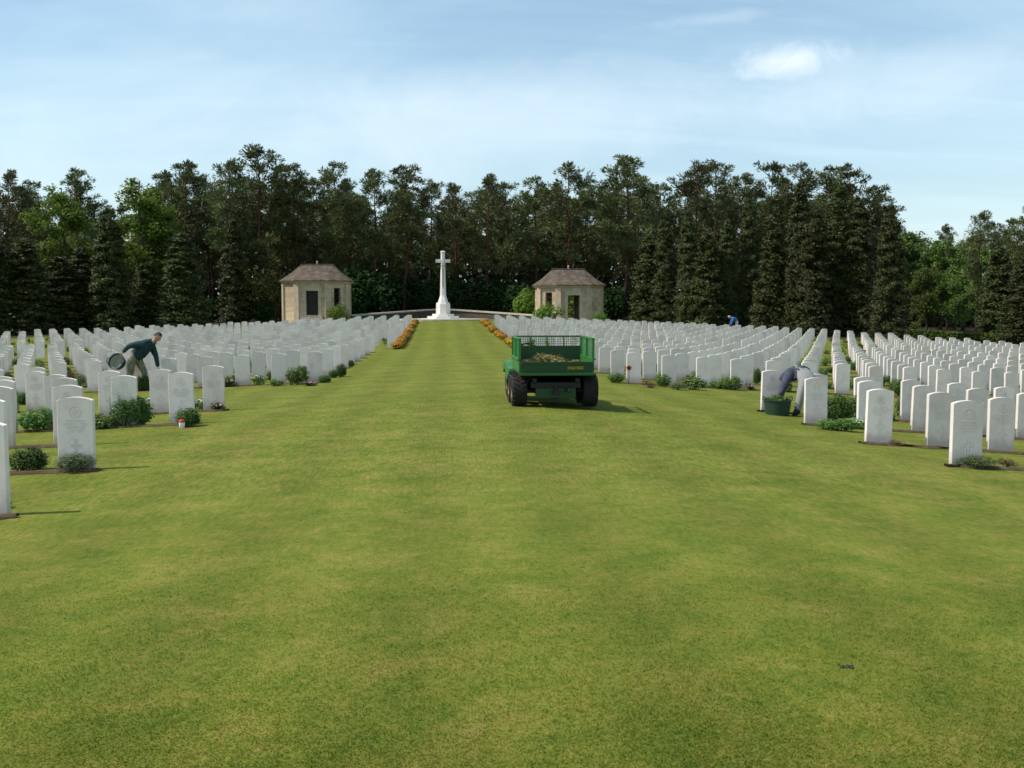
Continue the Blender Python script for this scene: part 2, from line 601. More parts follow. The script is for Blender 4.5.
def bush_leaves(rng, w, d, h, n, leaf, lw=.5, clumps=9, fill=.35):
    cc = rng.normal(size=(clumps, 3)) * np.array([w * .24, d * .24, h * .16]) + np.array([0, 0, h * .52])
    k = rng.integers(0, clumps, n)
    dirs = rand_dir(n, rng)
    rad = (fill + (1 - fill) * rng.random(n) ** .5)[:, None]
    size = np.array([w * .30, d * .30, h * .42]) * (0.7 + .5 * rng.random(clumps))[k][:, None]
    p = cc[k] + dirs * rad * size
    q_lo, q_hi = np.percentile(p[:, :2], 1.5, 0), np.percentile(p[:, :2], 98.5, 0)
    p[:, :2] = ((p[:, :2] - q_lo) / (q_hi - q_lo) - .5) * np.array([w, d])
    p[:, 2] = np.abs(p[:, 2] - .01)
    p[:, 2] = p[:, 2] / np.percentile(p[:, 2], 98) * h * .97 + .012
    e = p / np.array([w * .5, d * .5, h * .52]) - np.array([0, 0, .92])
    rr = np.linalg.norm(e, axis=1, keepdims=True)
    lim = 1.04 + .08 * np.sin(e[:, :1] * 7 + e[:, 1:2] * 5) + .06 * rng.random((n, 1))
    e = np.where(rr > lim, e / np.maximum(rr, 1e-6) * lim * (.72 + .28 * rng.random((n, 1))), e)
    p = (e + np.array([0, 0, .92])) * np.array([w * .5, d * .5, h * .52])
    p[:, 2] = np.abs(p[:, 2]) + .01
    nrm = unit(dirs * .7 + rand_dir(n, rng) * .6 + np.array([0, 0, .5]))
    return leaf_quads(p, nrm, leaf * (.6 + .8 * rng.random(n)), leaf * lw * (.6 + .8 * rng.random(n)), rng)


# ------------------------------------------------------------------ world, sun, camera
SUN_EL, SUN_BACK = R(52), R(7)      # the sun stands to the left, a touch behind the camera
sun_h = -RGT * math.cos(SUN_BACK) - FWD * math.sin(SUN_BACK)
SUN_DIR = Vector((sun_h[0] * math.cos(SUN_EL), sun_h[1] * math.cos(SUN_EL), math.sin(SUN_EL)))


def make_world():
    w = bpy.data.worlds.new('World'); sc.world = w; w.use_nodes = True
    nt = w.node_tree; nt.nodes.clear()
    out = nt.nodes.new('ShaderNodeOutputWorld')
    bg = nt.nodes.new('ShaderNodeBackground'); bg.inputs[1].default_value = SKY_STRENGTH
    sky = nt.nodes.new('ShaderNodeTexSky'); sky.sky_type = 'NISHITA'; sky.sun_disc = False
    sky.sun_elevation = SUN_EL
    sky.sun_rotation = math.atan2(SUN_DIR.x, SUN_DIR.y)
    sky.altitude = 50; sky.air_density = 1.0; sky.dust_density = 1.2; sky.ozone_density = 1.2
    tc = nt.nodes.new('ShaderNodeTexCoord')
    d = tc.outputs['Generated']
    sep = nt.nodes.new('ShaderNodeSeparateXYZ'); nt.links.new(d, sep.inputs[0])
    zz = math_n(nt, 'ADD', math_n(nt, 'MAXIMUM', sep.outputs[2], 0.0), .12)
    cmb = nt.nodes.new('ShaderNodeCombineXYZ')
    nt.links.new(math_n(nt, 'DIVIDE', sep.outputs[0], zz), cmb.inputs[0])
    nt.links.new(math_n(nt, 'DIVIDE', sep.outputs[1], zz), cmb.inputs[1])
    mp = nt.nodes.new('ShaderNodeMapping'); mp.inputs['Rotation'].default_value = (0, 0, R(-20)); mp.inputs['Scale'].default_value = (.55, 1.1, 1)
    mp.inputs['Location'].default_value = (3.3, 1.2, 0)
    nt.links.new(cmb.outputs[0], mp.inputs[0])
    n1 = noise(nt, mp.outputs[0], .9, 7, .55, .6)
    veil = ramp(nt, n1, [(.40, (0, 0, 0)), (.74, (1, 1, 1))])
    mp2 = nt.nodes.new('ShaderNodeMapping'); mp2.inputs['Rotation'].default_value = (0, 0, R(-35)); mp2.inputs['Scale'].default_value = (.35, 2.2, 1)
    nt.links.new(cmb.outputs[0], mp2.inputs[0])
    n2 = noise(nt, mp2.outputs[0], 1.1, 8, .6, .9)
    streak = ramp(nt, n2, [(.52, (0, 0, 0)), (.78, (1, 1, 1))])
    # one small cumulus
    def puff(px, py, wid, hei, tilt, rough, stops):
        cd = ray(px, py); cd = cd / np.linalg.norm(cd)
        sub = nt.nodes.new('ShaderNodeVectorMath'); sub.operation = 'SUBTRACT'
        nt.links.new(d, sub.inputs[0]); sub.inputs[1].default_value = tuple(cd)
        def dotn(v):
            n = nt.nodes.new('ShaderNodeVectorMath'); n.operation = 'DOT_PRODUCT'
            nt.links.new(sub.outputs[0], n.inputs[0]); n.inputs[1].default_value = v
            return n.outputs['Value']
        right = Vector((RGT[0], RGT[1], 0)); up = Vector(tuple(cd)).cross(right) * -1
        if up.z < 0: up = -up
        a = math_n(nt, 'DIVIDE', dotn(tuple(right)), wid)
        b = math_n(nt, 'SUBTRACT', math_n(nt, 'DIVIDE', dotn(tuple(up)), hei), math_n(nt, 'MULTIPLY', a, tilt))
        r2 = math_n(nt, 'SQRT', math_n(nt, 'ADD', math_n(nt, 'MULTIPLY', a, a), math_n(nt, 'MULTIPLY', b, b)))
        cn = noise(nt, d, rough, 8, .62, .6)
        cm = math_n(nt, 'ADD', math_n(nt, 'SUBTRACT', 1.0, r2), math_n(nt, 'MULTIPLY', math_n(nt, 'SUBTRACT', cn, .5), 2.2))
        return ramp(nt, cm, stops)
    cum = puff(789, 61, .044, .017, .38, 24, [(.05, (0, 0, 0)), (.95, (1, 1, 1))])
    wide = puff(925, 78, .16, .040, .25, 9, [(-.0, (0, 0, 0)), (1.1, (1, 1, 1))])
    wisp = puff(715, 18, .06, .007, .9, 18, [(.0, (0, 0, 0)), (1.0, (1, 1, 1))])
    haze_l = puff(430, 125, .42, .055, .45, 5, [(.0, (0, 0, 0)), (1.1, (1, 1, 1))])
    low = nt.nodes.new('ShaderNodeMapRange'); low.inputs[1].default_value = .0; low.inputs[2].default_value = .42
    low.inputs[3].default_value = .78; low.inputs[4].default_value = .22
    nt.links.new(sep.outputs[2], low.inputs[0])
    f = math_n(nt, 'ADD', math_n(nt, 'MULTIPLY', veil, .5), math_n(nt, 'MULTIPLY', streak, .14))
    f = math_n(nt, 'ADD', f, math_n(nt, 'MULTIPLY', low.outputs[0], .48), clamp=True)
    f = math_n(nt, 'MULTIPLY', f, .9)
    hs = nt.nodes.new('ShaderNodeHueSaturation'); hs.inputs['Saturation'].default_value = 1.12; hs.inputs['Hue'].default_value = .49; nt.links.new(sky.outputs[0], hs.inputs['Color'])
    c = mixc(nt, f, hs.outputs[0], CLOUD_THIN)
    for msk, k_ in ((wide, .24), (wisp, .18), (haze_l, .26), (cum, .48)):
        c = mixc(nt, math_n(nt, 'MULTIPLY', msk, k_), c, CLOUD_THICK)
    nt.links.new(c, bg.inputs[0]); nt.links.new(bg.outputs[0], out.inputs[0])


SKY_STRENGTH = .12
CLOUD_THIN = (4.9, 6.25, 6.85)
CLOUD_THICK = (7.6, 7.9, 8.2)
make_world()
sun = bpy.data.lights.new('sun', 'SUN'); sun.energy = 3.6; sun.angle = R(.5); sun.color = (1.0, .94, .85)
so = bpy.data.objects.new('sun', sun); link(so)
so.rotation_euler = SUN_DIR.to_track_quat('Z', 'Y').to_euler()
so.location = (0, 0, 50)
cam = bpy.data.cameras.new('camera'); cam.sensor_width = 36; cam.lens = F * 36 / 1024
cam.clip_end = 5000; cam.clip_start = .05
co = bpy.data.objects.new('camera', cam); link(co)
co.location = (0, 0, EYE)
co.rotation_euler = (PI / 2 - PITCH, 0, -YAW)
sc.camera = co
sc.view_settings.view_transform = 'Standard'
sc.view_settings.look = 'None'
sc.view_settings.gamma = 1
sc.view_settings.exposure = 0.42
sc.render.engine = 'CYCLES'
sc.cycles.pixel_filter_type = 'BLACKMAN_HARRIS'
sc.cycles.filter_width = 1.6
sc.cycles.max_bounces = 6
sc.cycles.diffuse_bounces = 3
sc.cycles.transmission_bounces = 3


# ------------------------------------------------------------------ lawn
def axis(stops):
    out = []
    for a, b, s in stops:
        out += list(np.arange(a, b, s))
    out.append(stops[-1][1])
    return np.array(out)


xs = axis([(-900, -200, 70), (-200, -60, 10), (-60, -12, 1.5), (-12, 14, .4), (14, 64, 1.5), (64, 200, 10), (200, 900, 70)])
ys = axis([(-300, -20, 40), (-20, 2, 2), (2, 32, .4), (32, 110, 1.0), (110, 200, 10), (200, 1200, 100)])
GX, GY = np.meshgrid(xs, ys)
GZ = gz(GX, GY)
nx, ny = len(xs), len(ys)
idx = np.arange(nx * ny).reshape(ny, nx)
fq = np.stack([idx[:-1, :-1], idx[:-1, 1:], idx[1:, 1:], idx[1:, :-1]], -1).reshape(-1, 4)
me = mesh_np('lawn', np.stack([GX, GY, GZ], -1).reshape(-1, 3), fq, 4, M['lawn'], True)
tag(obj('lawn', me), kind='structure')


# ------------------------------------------------------------------ headstone rows
S = .93
rows = []   # (side, plot, row number, Y, [X ...])
def xs_row(x0, x1, step):
    n = int(abs(x1 - x0) / step) + 1
    return [x0 + (step if x1 > x0 else -step) * i for i in range(n)]

def limit_l(y): return -.424 * y - 1.6
def limit_r(y): return .555 * y + 1.6
near_l = [(9.25, -3.95), (11.75, -4.05), (14.3, -5.0), (16.8, -4.1), (19.35, -4.2), (21.85, -8.3), (24.3, -9.2)]
for i, (y, x0) in enumerate(near_l):
    rows.append(('teal', 'front', i + 1, y, xs_row(x0, limit_l(y), S)))
near_r = [(9.9, 7.4), (12.4, 6.33), (14.85, 6.28), (17.35, 6.27), (19.85, 6.28)]
for i, (y, x0) in enumerate(near_r):
    rows.append(('grey', 'front', i + 1, y, xs_row(x0, limit_r(y), S)))
for i in range(9):
    y = 27.4 + 2.5 * i
    rows.append(('teal', 'middle', i + 1, y + .25, xs_row(-3.4, limit_l(y), S)))
    rows.append(('grey', 'middle', i + 1, y - .3, xs_row(4.9, limit_r(y), S)))
for i in range(12):
    y = 51.8 + 2.42 * i
    if not (i > 9):
        rows.append(('teal', 'rear', i + 1, y, xs_row(-2.65, limit_l(y), S)))
    else:
        rows.append(('teal', 'rear', i + 1, y, xs_row(-2.65, limit_l(y) * (.62 if i == 10 else .45), S)))
    rows.append(('grey', 'rear', i + 1, y, xs_row(3.85, limit_r(y), S)))

ORD = ['first', 'second', 'third', 'fourth', 'fifth', 'sixth', 'seventh', 'eighth', 'ninth', 'tenth', 'eleventh', 'twelfth', 'thirteenth', 'fourteenth', 'fifteenth',
       'sixteenth', 'seventeenth', 'eighteenth', 'nineteenth', 'twentieth', 'twenty-first', 'twenty-second', 'twenty-third', 'twenty-fourth', 'twenty-fifth', 'twenty-sixth',
       'twenty-seventh', 'twenty-eighth', 'twenty-ninth', 'thirtieth', 'thirty-first', 'thirty-second', 'thirty-third', 'thirty-fourth', 'thirty-fifth']


def stone_outline(w=.381, h=.813, sag=.034, n=9):
    pts = [(-w / 2, -.12), (w / 2, -.12)]
    r = (w * w / 4 + sag * sag) / (2 * sag)
    a = math.asin(w / 2 / r)
    for k in range(n):
        t = a - 2 * a * k / (n - 1)
        pts.append((r * math.sin(t), h - r + r * math.cos(t)))
    return pts


def stone_mesh():
    b = MB(); t = .076
    o = stone_outline()
    fs = b.loft([[(x, -t / 2, z) for x, z in o], [(x, t / 2, z) for x, z in o]])
    es = [e for e in b.bm.edges]
    bmesh.ops.bevel(b.bm, geom=es, offset=.004, segments=1, affect='EDGES')
    me = bpy.data.meshes.new('headstone')
    bmesh.ops.recalc_face_normals(b.bm, faces=b.bm.faces)
    b.bm.to_mesh(me); b.bm.free(); me.materials.append(M['stone'])
    return me


def carve_mesh(kind):
    """badge, lines of lettering and a cross, cut 1 mm proud so that the grooves read"""
    yf = -.038
    done = []
    def finish(nm, bb):
        me = bpy.data.meshes.new(nm)
        bmesh.ops.recalc_face_normals(bb.bm, faces=bb.bm.faces)
        bb.bm.to_mesh(me); bb.bm.free(); me.materials.append(M['carving'])
        done.append((nm, me))
        return MB()
    b = MB()
    rng = random.Random(kind)
    def strip(x0, x1, z0, z1):
        b.span((x0, yf - .0012, z0), (x1, yf + .002, z1))
    # badge: ring with a device inside
    cz = .655
    for k in range(20):
        a0 = 2 * PI * k / 20; a1 = 2 * PI * (k + 1) / 20
        for r0, r1 in ((.058, .064),):
            p = [(r0 * math.cos(a0), r0 * math.sin(a0)), (r1 * math.cos(a0), r1 * math.sin(a0)), (r1 * math.cos(a1), r1 * math.sin(a1)), (r0 * math.cos(a1), r0 * math.sin(a1))]
            b.prism([(x, z) for x, z in p], 0, .003, Matrix.Translation((0, yf + .002, cz)) @ Matrix.Rotation(PI / 2, 4, 'X'))
    if kind % 3 == 0:
        for s in (-1, 1):
            b.prism([(s * .008, -.03), (s * .045, .0), (s * .05, .032), (s * .02, .02)][::s], 0, .003, Matrix.Translation((0, yf + .002, cz)) @ Matrix.Rotation(PI / 2, 4, 'X'))
    elif kind % 3 == 1:
        b.prism([(-.035, -.03), (.035, -.03), (.028, .02), (0, .046), (-.028, .02)], 0, .003, Matrix.Translation((0, yf + .002, cz)) @ Matrix.Rotation(PI / 2, 4, 'X'))
    else:
        for k in range(6):
            a = PI * k / 3
            mt = Matrix.Translation((0, yf + .002, cz)) @ Matrix.Rotation(PI / 2, 4, 'X') @ Matrix.Rotation(a, 4, 'Z')
            b.prism([(-.006, .012), (.006, .012), (0, .05)], 0, .003, mt)
    b = finish('badge_groove', b)
    # worn lettering: short upright cuts
    for zi, half in ((.545, .10), (.510, .13), (.475, .11), (.44, .08)):
        x = -half
        while x < half:
            w = rng.uniform(.003, .007)
            if rng.random() > .14:
                strip(x, x + w, zi, zi + rng.choice((.016, .019, .019)))
            x += w + rng.uniform(.005, .009)
    b = finish('carved_lettering', b)
    # cross
    if kind % 2 == 0:
        strip(-.013, .013, .10, .2655); strip(-.013, .013, .2955, .36); strip(-.062, .062, .266, .295)
    else:
        for (x0, x1, z0, z1) in ((-.020, -.013, .10, .262), (.013, .020, .10, .262), (-.020, -.013, .292, .37), (.013, .020, .292, .37), (-.07, -.0205, .2865, .2935), (.0205, .07, .2865, .2935), (-.07, -.0205, .255, .262), (.0205, .07, .255, .262)):
            strip(x0, x1, z0, z1)
    finish('cross_groove', b).bm.free()
    return done


STONE = stone_mesh()
CARVE = [carve_mesh(k) for k in range(6)]
stones = []
for side, plot, rn, y, xl in rows:
    for k, x in enumerate(xl):
        if side == 'grey' and rn == 2 and plot == 'front' and k:
            x += .3
        if side == 'grey' and rn == 2 and plot == 'front':
            x += .05
        if side == 'teal' and rn == 4 and plot == 'front' and k == 0:
            x -= .06
        d = x * FWD[0] + y * FWD[1]
        lat = x * RGT[0] + y * RGT[1]
        px = 512 + F * lat / d
        stones.append(dict(side=side, plot=plot, row=rn, k=k, x=x + random.uniform(-.02, .02), y=y + random.uniform(-.03, .03), d=d, px=px))
def far_end(px):
    return np.interp(px, [-60, 0, 200, 300, 400, 560, 700, 800, 900, 1024, 1100], [65, 66, 71.5, 75.5, 80, 80.5, 80, 77, 70, 63, 60])


stones = [s for s in stones if s['d'] < far_end(s['px'])]
vis = [s for s in stones if -20 < s['px'] < 1044]
vis.sort(key=lambda s: s['d'])
single = vis[:300]
single_ids = {id(s) for s in single}
SIDE = {'teal': "teal gardener's side", 'grey': "grey-trousered gardener's side"}
EXTRA = {('grey', 'front', 2, 0): 'white headstone nearest the open lawn beside red heather, with a low green tuft',
         ('teal', 'front', 2, 0): 'weathered headstone with carved badge and cross above lavender, beside a dark shrub',
         ('teal', 'front', 4, 0): 'headstone with a red and white candle lantern at its foot',
         ('grey', 'front', 5, 0): 'headstone behind the green tub of the bending gardener',
         ('grey', 'front', 4, 0): 'headstone in front of the bending gardener, hiding one of his legs',
         ('grey', 'middle', 1, 0): 'headstone just beyond the green cart with a red poppy at its side'}
for s in single:
    o = obj('headstone', STONE, None, (s['x'], s['y'], gzf(s['x'], s['y'])), random.gauss(0, .012))
    o.rotation_euler[0] = random.gauss(0, .010); o.rotation_euler[1] = random.gauss(0, .012)
    o.scale = (1, 1, random.uniform(.985, 1.02))
    key = (s['side'], s['plot'], s['row'], s['k'])
    lab = EXTRA.get(key) or f"white headstone, {ORD[s['k']]} from the lawn, {ORD[s['row'] - 1]} row, {s['plot']} plot, {SIDE[s['side']]}"
    tag(o, lab, 'headstone', 'white headstones in rows')
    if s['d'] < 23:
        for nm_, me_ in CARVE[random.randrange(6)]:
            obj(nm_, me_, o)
# the farthest rows: one mass
ov = stone_outline(n=5)
n_o = len(ov)
base_v = np.array([(x, -.038, z) for x, z in ov] + [(x, .038, z) for x, z in ov])
tri = []
for i in range(n_o):
    j = (i + 1) % n_o
    tri.append((i, j, n_o + j, n_o + i))
front = [(0, 1, 2, 6), (2, 3, 5, 6), (3, 4, 5, 5)]
V = []; Q = []
k = 0
q_side = np.array(tri)
capf = np.array([(0, 1, 2, 6), (2, 3, 5, 6), ])
tf = np.array([(3, 4, 5)])
V3 = []; T3 = []
for s in stones:
    if id(s) in single_ids or s['d'] < 24 and not (-60 < s['px'] < 1090):
        continue
    a = random.gauss(0, .012)
    ca, sa = math.cos(a), math.sin(a)
    v = base_v.copy()
    v[:, 2] *= random.uniform(.985, 1.02)
    x = v[:, 0] * ca - v[:, 1] * sa; yv = v[:, 0] * sa + v[:, 1] * ca
    v = np.stack([x + s['x'], yv + s['y'], v[:, 2] + gzf(s['x'], s['y'])], 1)
    V.append(v)
    Q.append(np.concatenate([q_side, capf, (capf + n_o)[:, ::-1]]) + k)
    T3.append(np.concatenate([tf, (tf + n_o)[:, ::-1]]) + k)
    k += 2 * n_o
me = bpy.data.meshes.new('far_headstones')
Vc = np.concatenate(V); Qc = np.concatenate(Q); Tc = np.concatenate(T3)
me.from_pydata(Vc.tolist(), [], Qc.tolist() + Tc.tolist())
me.materials.append(M['stone_mass']); me.update()
tag(obj('far_headstones', me), 'mass of white headstones in the far rows before the wood', 'headstones', kind='stuff')

# ------------------------------------------------------------------ soil strips along the rows
def soil_strip(y, x0, x1, w=.34, off=-.15):
    n = max(4, int(abs(x1 - x0) / .12))
    X = np.linspace(x0, x1, n); jit = RNG.normal(size=(2, n)) * .045
    for q in range(2):
        jit[q] = np.convolve(jit[q], [.25, .5, .25], 'same') * 1.4
    taper = np.clip(np.minimum(np.arange(n), np.arange(n)[::-1]) / 2, .25, 1)
    prof = [(-.5, .004), (-.32, .022), (0, .034), (.32, .022), (.5, .004)]
    V = []
    for t, hgt in prof:
        j = jit[0] if t < 0 else jit[1]
        Y = y + off + t * w * taper + j * np.sign(t)
        V.append(np.stack([X, Y, gz(X, Y) + hgt + (RNG.random(n) * .008 if abs(t) < .4 else 0)], 1))
    V = np.concatenate(V); id2 = np.arange(len(V)).reshape(5, n)
    f = np.stack([id2[:-1, :-1], id2[:-1, 1:], id2[1:, 1:], id2[1:, :-1]], -1).reshape(-1, 4)
    return mesh_np('soil_bed', V, f, 4, M['soil'], True)


for side, plot, rn, y, xl in rows:
    if plot == 'rear' or not xl:
        continue
    a, b = xl[0], xl[-1]
    e = .3 if a < b else -.3
    tag(obj('soil_bed', soil_strip(y, a - e, b + e, .15 if plot == 'front' else .13)), kind='structure')

# ------------------------------------------------------------------ grass blades near the camera
def blades(n):
    # distance drawn so that the picture is covered evenly
    d = 1 / (RNG.random(n) * (1 / 3.3 - 1 / 16) + 1 / 16)
    px = RNG.random(n) * 1140 - 58
    lat = (px - 512) / F * d
    X = FWD[0] * d + RGT[0] * lat; Y = FWD[1] * d + RGT[1] * lat
    # tufty: pull towards random tuft centres
    keep = RNG.random(n) < 1 - smooth(5, 15, d)
    for side, plot, rn, y, xl in rows:
        if plot == 'front' and xl:
            lo, hi = min(xl) - .3, max(xl) + .3
            keep &= ~((np.abs(Y - (y - .15)) < .17) & (X > lo) & (X < hi))
    X, Y, d = X[keep], Y[keep], d[keep]; n = len(X)
    Z = gz(X, Y)
    h = (.004 + .010 * RNG.random(n) ** 1.5) * (1 + .10 * np.sin(X * 3.1 + 2 * np.sin(Y * 1.7)) * np.sin(Y * 2.7)) * (1 - .88 * smooth(4.2, 10.5, d))
    w = (.0014 + .0014 * RNG.random(n)) * np.clip(d / 5, 1, 2.0)
    a = RNG.random(n) * 2 * PI
    lean = h * (.4 + 1.3 * RNG.random(n))
    la = RNG.random(n) * 2 * PI
    base = np.stack([X, Y, Z - .002], 1)
    side = np.stack([np.cos(a), np.sin(a), np.zeros(n)], 1) * w[:, None]
    tip = base + np.stack([np.cos(la) * lean, np.sin(la) * lean, h], 1)
    mid = base * .5 + tip * .5 + np.stack([np.zeros(n), np.zeros(n), h * .18], 1)
    V = np.stack([base - side, base + side, mid + side * .8, tip, mid - side * .8], 1).reshape(-1, 3)
    return mesh_np('grass', V, np.arange(5 * n), 5, M['blades'])


tag(obj('grass', blades(330000)), 'short mown grass blades across the near lawn', 'grass', kind='stuff')

# ------------------------------------------------------------------ plants on the graves
def plant_proto(kind, seed):
    rng = np.random.default_rng(seed)
    if kind == 'shrub':
        me = mesh_np('foliage', *bush_leaves(rng, 1, 1, 1, 3600, .075, .6, 22), 4, M['plant_dark']); nm = 'shrub'
    elif kind == 'pale':
        me = mesh_np('foliage', *bush_leaves(rng, 1, 1, 1, 1300, .13, .6, 14), 4, M['plant_light']); nm = 'perennial_plant'
    elif kind in ('white', 'pink'):
        me = mesh_np('foliage', *bush_leaves(rng, 1, 1, .85, 1200, .11, .5, 14), 4, M['plant_light' if kind == 'white' else 'plant_dark']); nm = 'flowering_plant'
    elif kind == 'low':
        me = mesh_np('foliage', *bush_leaves(rng, 1, 1, 1, 2600, .075, .35, 22), 4, M['plant_grey']); nm = 'lavender_plant'
    elif kind == 'green':
        me = mesh_np('foliage', *bush_leaves(rng, 1, 1, 1, 1500, .12, .4, 14), 4, M['midplant']); nm = 'perennial_plant'
    elif kind == 'heather':
        me = mesh_np('foliage', *bush_leaves(rng, 1, 1, 1, 600, .12, .3, 8), 4, M['heather']); nm = 'heather_plant'
    root = empty(nm)
    obj('foliage', me, root)
    # stems so that the clump stands on the ground
    b = MB()
    for _ in range(9):
        x, y = rng.normal(size=2) * .10
        tx, ty = x * 1.4, y * 1.4
        b.tube([(x, y, -.05), ((x + tx) / 2, (y + ty) / 2, .25), (tx, ty, .55)], [.018, .014, .006], 5)
    b.build('stem', M['grey_bark'], root)
    if kind in ('white', 'pink'):
        n = 90
        dirs = unit(rand_dir(n, rng) * np.array([1, 1, .6]) + np.array([0, 0, .7]))
        p = dirs * np.array([.46, .46, .40]) * (.8 + .3 * rng.random(n))[:, None] + np.array([0, 0, .42])
        p[:, 2] = np.maximum(p[:, 2], .1)
        obj('blossom', mesh_np('blossom', *leaf_quads(p, unit(dirs + rand_dir(n, rng) * .4), .11 * (.6 + .8 * rng.random(n)), .10 * (.6 + .8 * rng.random(n)), rng), 4, M['white_fl' if kind == 'white' else 'pink_fl']), root)
    tag(root, 'prototype', 'plant')
    return root


M['midplant'] = leafy('fresh_perennial', [(.1, (.05, .11, .02)), (.5, (.10, .19, .035)), (.9, (.2, .28, .07))], 6, .3)
PROTO = {k: plant_proto(k, i + 40) for i, k in enumerate(('shrub', 'pale', 'white', 'pink', 'low', 'green', 'heather'))}
reg(None)
USED = set()


def plant_at(kind, x, y, w, h, label, group=None, depth=None):
    p = PROTO[kind]
    z = gzf(x, y)
    rz = random.uniform(-.6, .6)
    sc3 = (w, depth or min(w, .55), h)
    if kind not in USED:
        USED.add(kind)
        p.location = (x, y, z); p.rotation_euler = (0, 0, rz); p.scale = sc3
        tag(p, label, 'plant', group); return p
    return dup(p, (x, y, z), rz, sc3, label, group)


def plant_px(kind, px, py, wpx, hpx, label, group=None):
    x, y, z, t = on_ground(px, py)
    s = F / t
    dep = min(wpx / s, .36)
    y += dep * .12
    return plant_at(kind, x, y, wpx / s * .97, hpx / s * 1.0, label, group, dep)


PL = [
    ('shrub', 27, 472, 40, 24, 'dark rounded shrub standing left of the headstone with carved badge and lavender'),
    ('low', 72, 473, 46, 19, 'grey lavender with dark green tips at the foot of the badge headstone'),
    ('green', 36, 432, 38, 25, 'fresh green perennial behind the dark shrub, beside the badge headstone'),
    ('shrub', 131, 427, 44, 31, 'lush dark green shrub before the headstone below the tub-carrying gardener'),
    ('pale', 101, 429, 28, 16, 'pale green clump growing at the side of the lush dark shrub'),
    ('white', 154, 413, 34, 20, 'white flowering clump between the lush shrub and the candle headstone'),
    ('shrub', 187, 427, 26, 19, 'small dark shrub right beside the red and white candle lantern'),
    ('white', 203, 411, 26, 16, 'white flowering clump by the headstone nearest the lawn, beside pink flowers'),
    ('pink', 218, 411, 16, 10, 'pink flowers beside the white clump at the lawn edge'),
    ('shrub', 143, 391, 16, 16, "dark shrub at the tub-carrying gardener's boots"),
    ('green', 38, 392, 16, 30, 'tall fresh green plant between rows near the dark wood'),
    ('low', 4, 509, 14, 9, 'grey tuft at the foot of the headstone nearest the camera'),
    ('green', 230, 384, 18, 9, 'low green plant behind the headstone with pink flowers'),
    ('white', 259, 385, 18, 13, 'white flowering plant in the first row of the middle plot'),
    ('pale', 276, 386, 16, 7, 'low pale plant between white flowers and a leafy green plant'),
    ('green', 297, 385, 24, 19, 'leafy bright green plant in the middle plot beside pink flowers'),
    ('pink', 309, 386, 18, 6, 'low pink flowers at the last headstone before the long lawn'),
    ('shrub', 333, 378, 10, 8, 'small dark plant at the lawn end of the second middle row'),
    ('shrub', 350, 367, 9, 7, 'small dark plant at the lawn end of a further middle row'),
    ('heather', 650, 388, 18, 8, 'brown heather at the foot of the headstone nearest the green cart'),
    ('green', 663, 387, 18, 13, 'green plant just beside the brown heather behind the cart'),
    ('pale', 694, 390, 26, 15, 'pale leafy plant between the cart and the bending gardener'),
    ('low', 678, 390, 18, 8, 'low grey plant beside the pale leafy plant near the cart'),
    ('green', 731, 390, 24, 14, 'green plant in front of the middle plot, next before the gardener'),
    ('green', 616, 383, 20, 10, 'low green plant close behind the cart'),
    ('shrub', 757, 384, 9, 16, 'upright dark shrub behind the headstone by the bending gardener'),
    ('shrub', 835, 421, 34, 27, 'broad dark shrub beside the headstone that hides the gardener'),
    ('shrub', 856, 419, 30, 24, 'second dark shrub next to the broad one, towards the pale headstone'),
    ('green', 838, 431, 46, 12, 'low spreading green plant before the two dark shrubs'),
    ('white', 858, 429, 22, 13, 'pale spotted plant at the end of the low spreading one'),
    ('shrub', 906, 418, 24, 25, 'round dark shrub behind the pale headstone with carved cross'),
    ('green', 899, 396, 18, 16, 'green plant further back above the round dark shrub'),
    ('green', 841, 384, 16, 18, 'green plant at the gap between two columns of headstones'),
    ('pale', 930, 430, 18, 12, 'pale plant between headstones of the third row'),
    ('green', 990, 432, 14, 16, 'green plant between the two front headstones at the frame edge'),
    ('low', 977, 469, 42, 13, 'low green tuft at the foot of the nearest headstone beside heather'),
    ('heather', 1008, 468, 22, 10, 'brown red heather clump beside the nearest headstone'),
    ('heather', 898, 446, 18, 6, 'flat heather at the foot of the headstone with carved cross'),
    ('green', 948, 446, 18, 5, 'flat green plant beside a headstone of the second row'),
]
for q in PL:
    plant_px(*q, group='plants on the graves')

# the rest: small plants at the feet of the other stones
rest = [s for s in single if s['d'] > 20 and random.random() < .62]
for s in rest[:150]:
    kind = random.choices(('shrub', 'green', 'pale', 'pink', 'white', 'low', 'heather'), (4, 5, 2, 1, 1, 2, 1))[0]
    side = random.choice((-.34, .34, .42))
    plant_at(kind, s['x'] + side + random.uniform(-.06, .06), s['y'] - .13 + random.uniform(-.05, .06), random.uniform(.25, .5), random.uniform(.14, .42),
             'small plant growing in the bed among the headstones of the middle plot', 'small plants among the middle rows', .3)
# far plants: one mass
rng = np.random.default_rng(5)
parts = []
for s in stones:
    if s['plot'] == 'rear' and rng.random() < .55:
        w, h = rng.uniform(.25, .5), rng.uniform(.12, .42)
        v, f = bush_leaves(rng, w, .3, h, 26, .16, .6, 4)
        xx = s['x'] + .45 + rng.normal() * .08; yy = s['y'] - .12
        parts.append((v + np.array([xx, yy, gzf(xx, yy)]), f))
    elif s['plot'] == 'middle' and id(s) not in single_ids and rng.random() < .5:
        v, f = bush_leaves(rng, .4, .3, .3, 40, .14, .6, 4)
        xx = s['x'] + .45; yy = s['y'] - .12
        parts.append((v + np.array([xx, yy, gzf(xx, yy)]), f))
v, f = merge(parts)
tag(obj('bed_foliage', mesh_np('bed_foliage', v, f, 4, M['plant_dark'])), 'low planting between the headstones of the far rows', 'plants', kind='stuff')

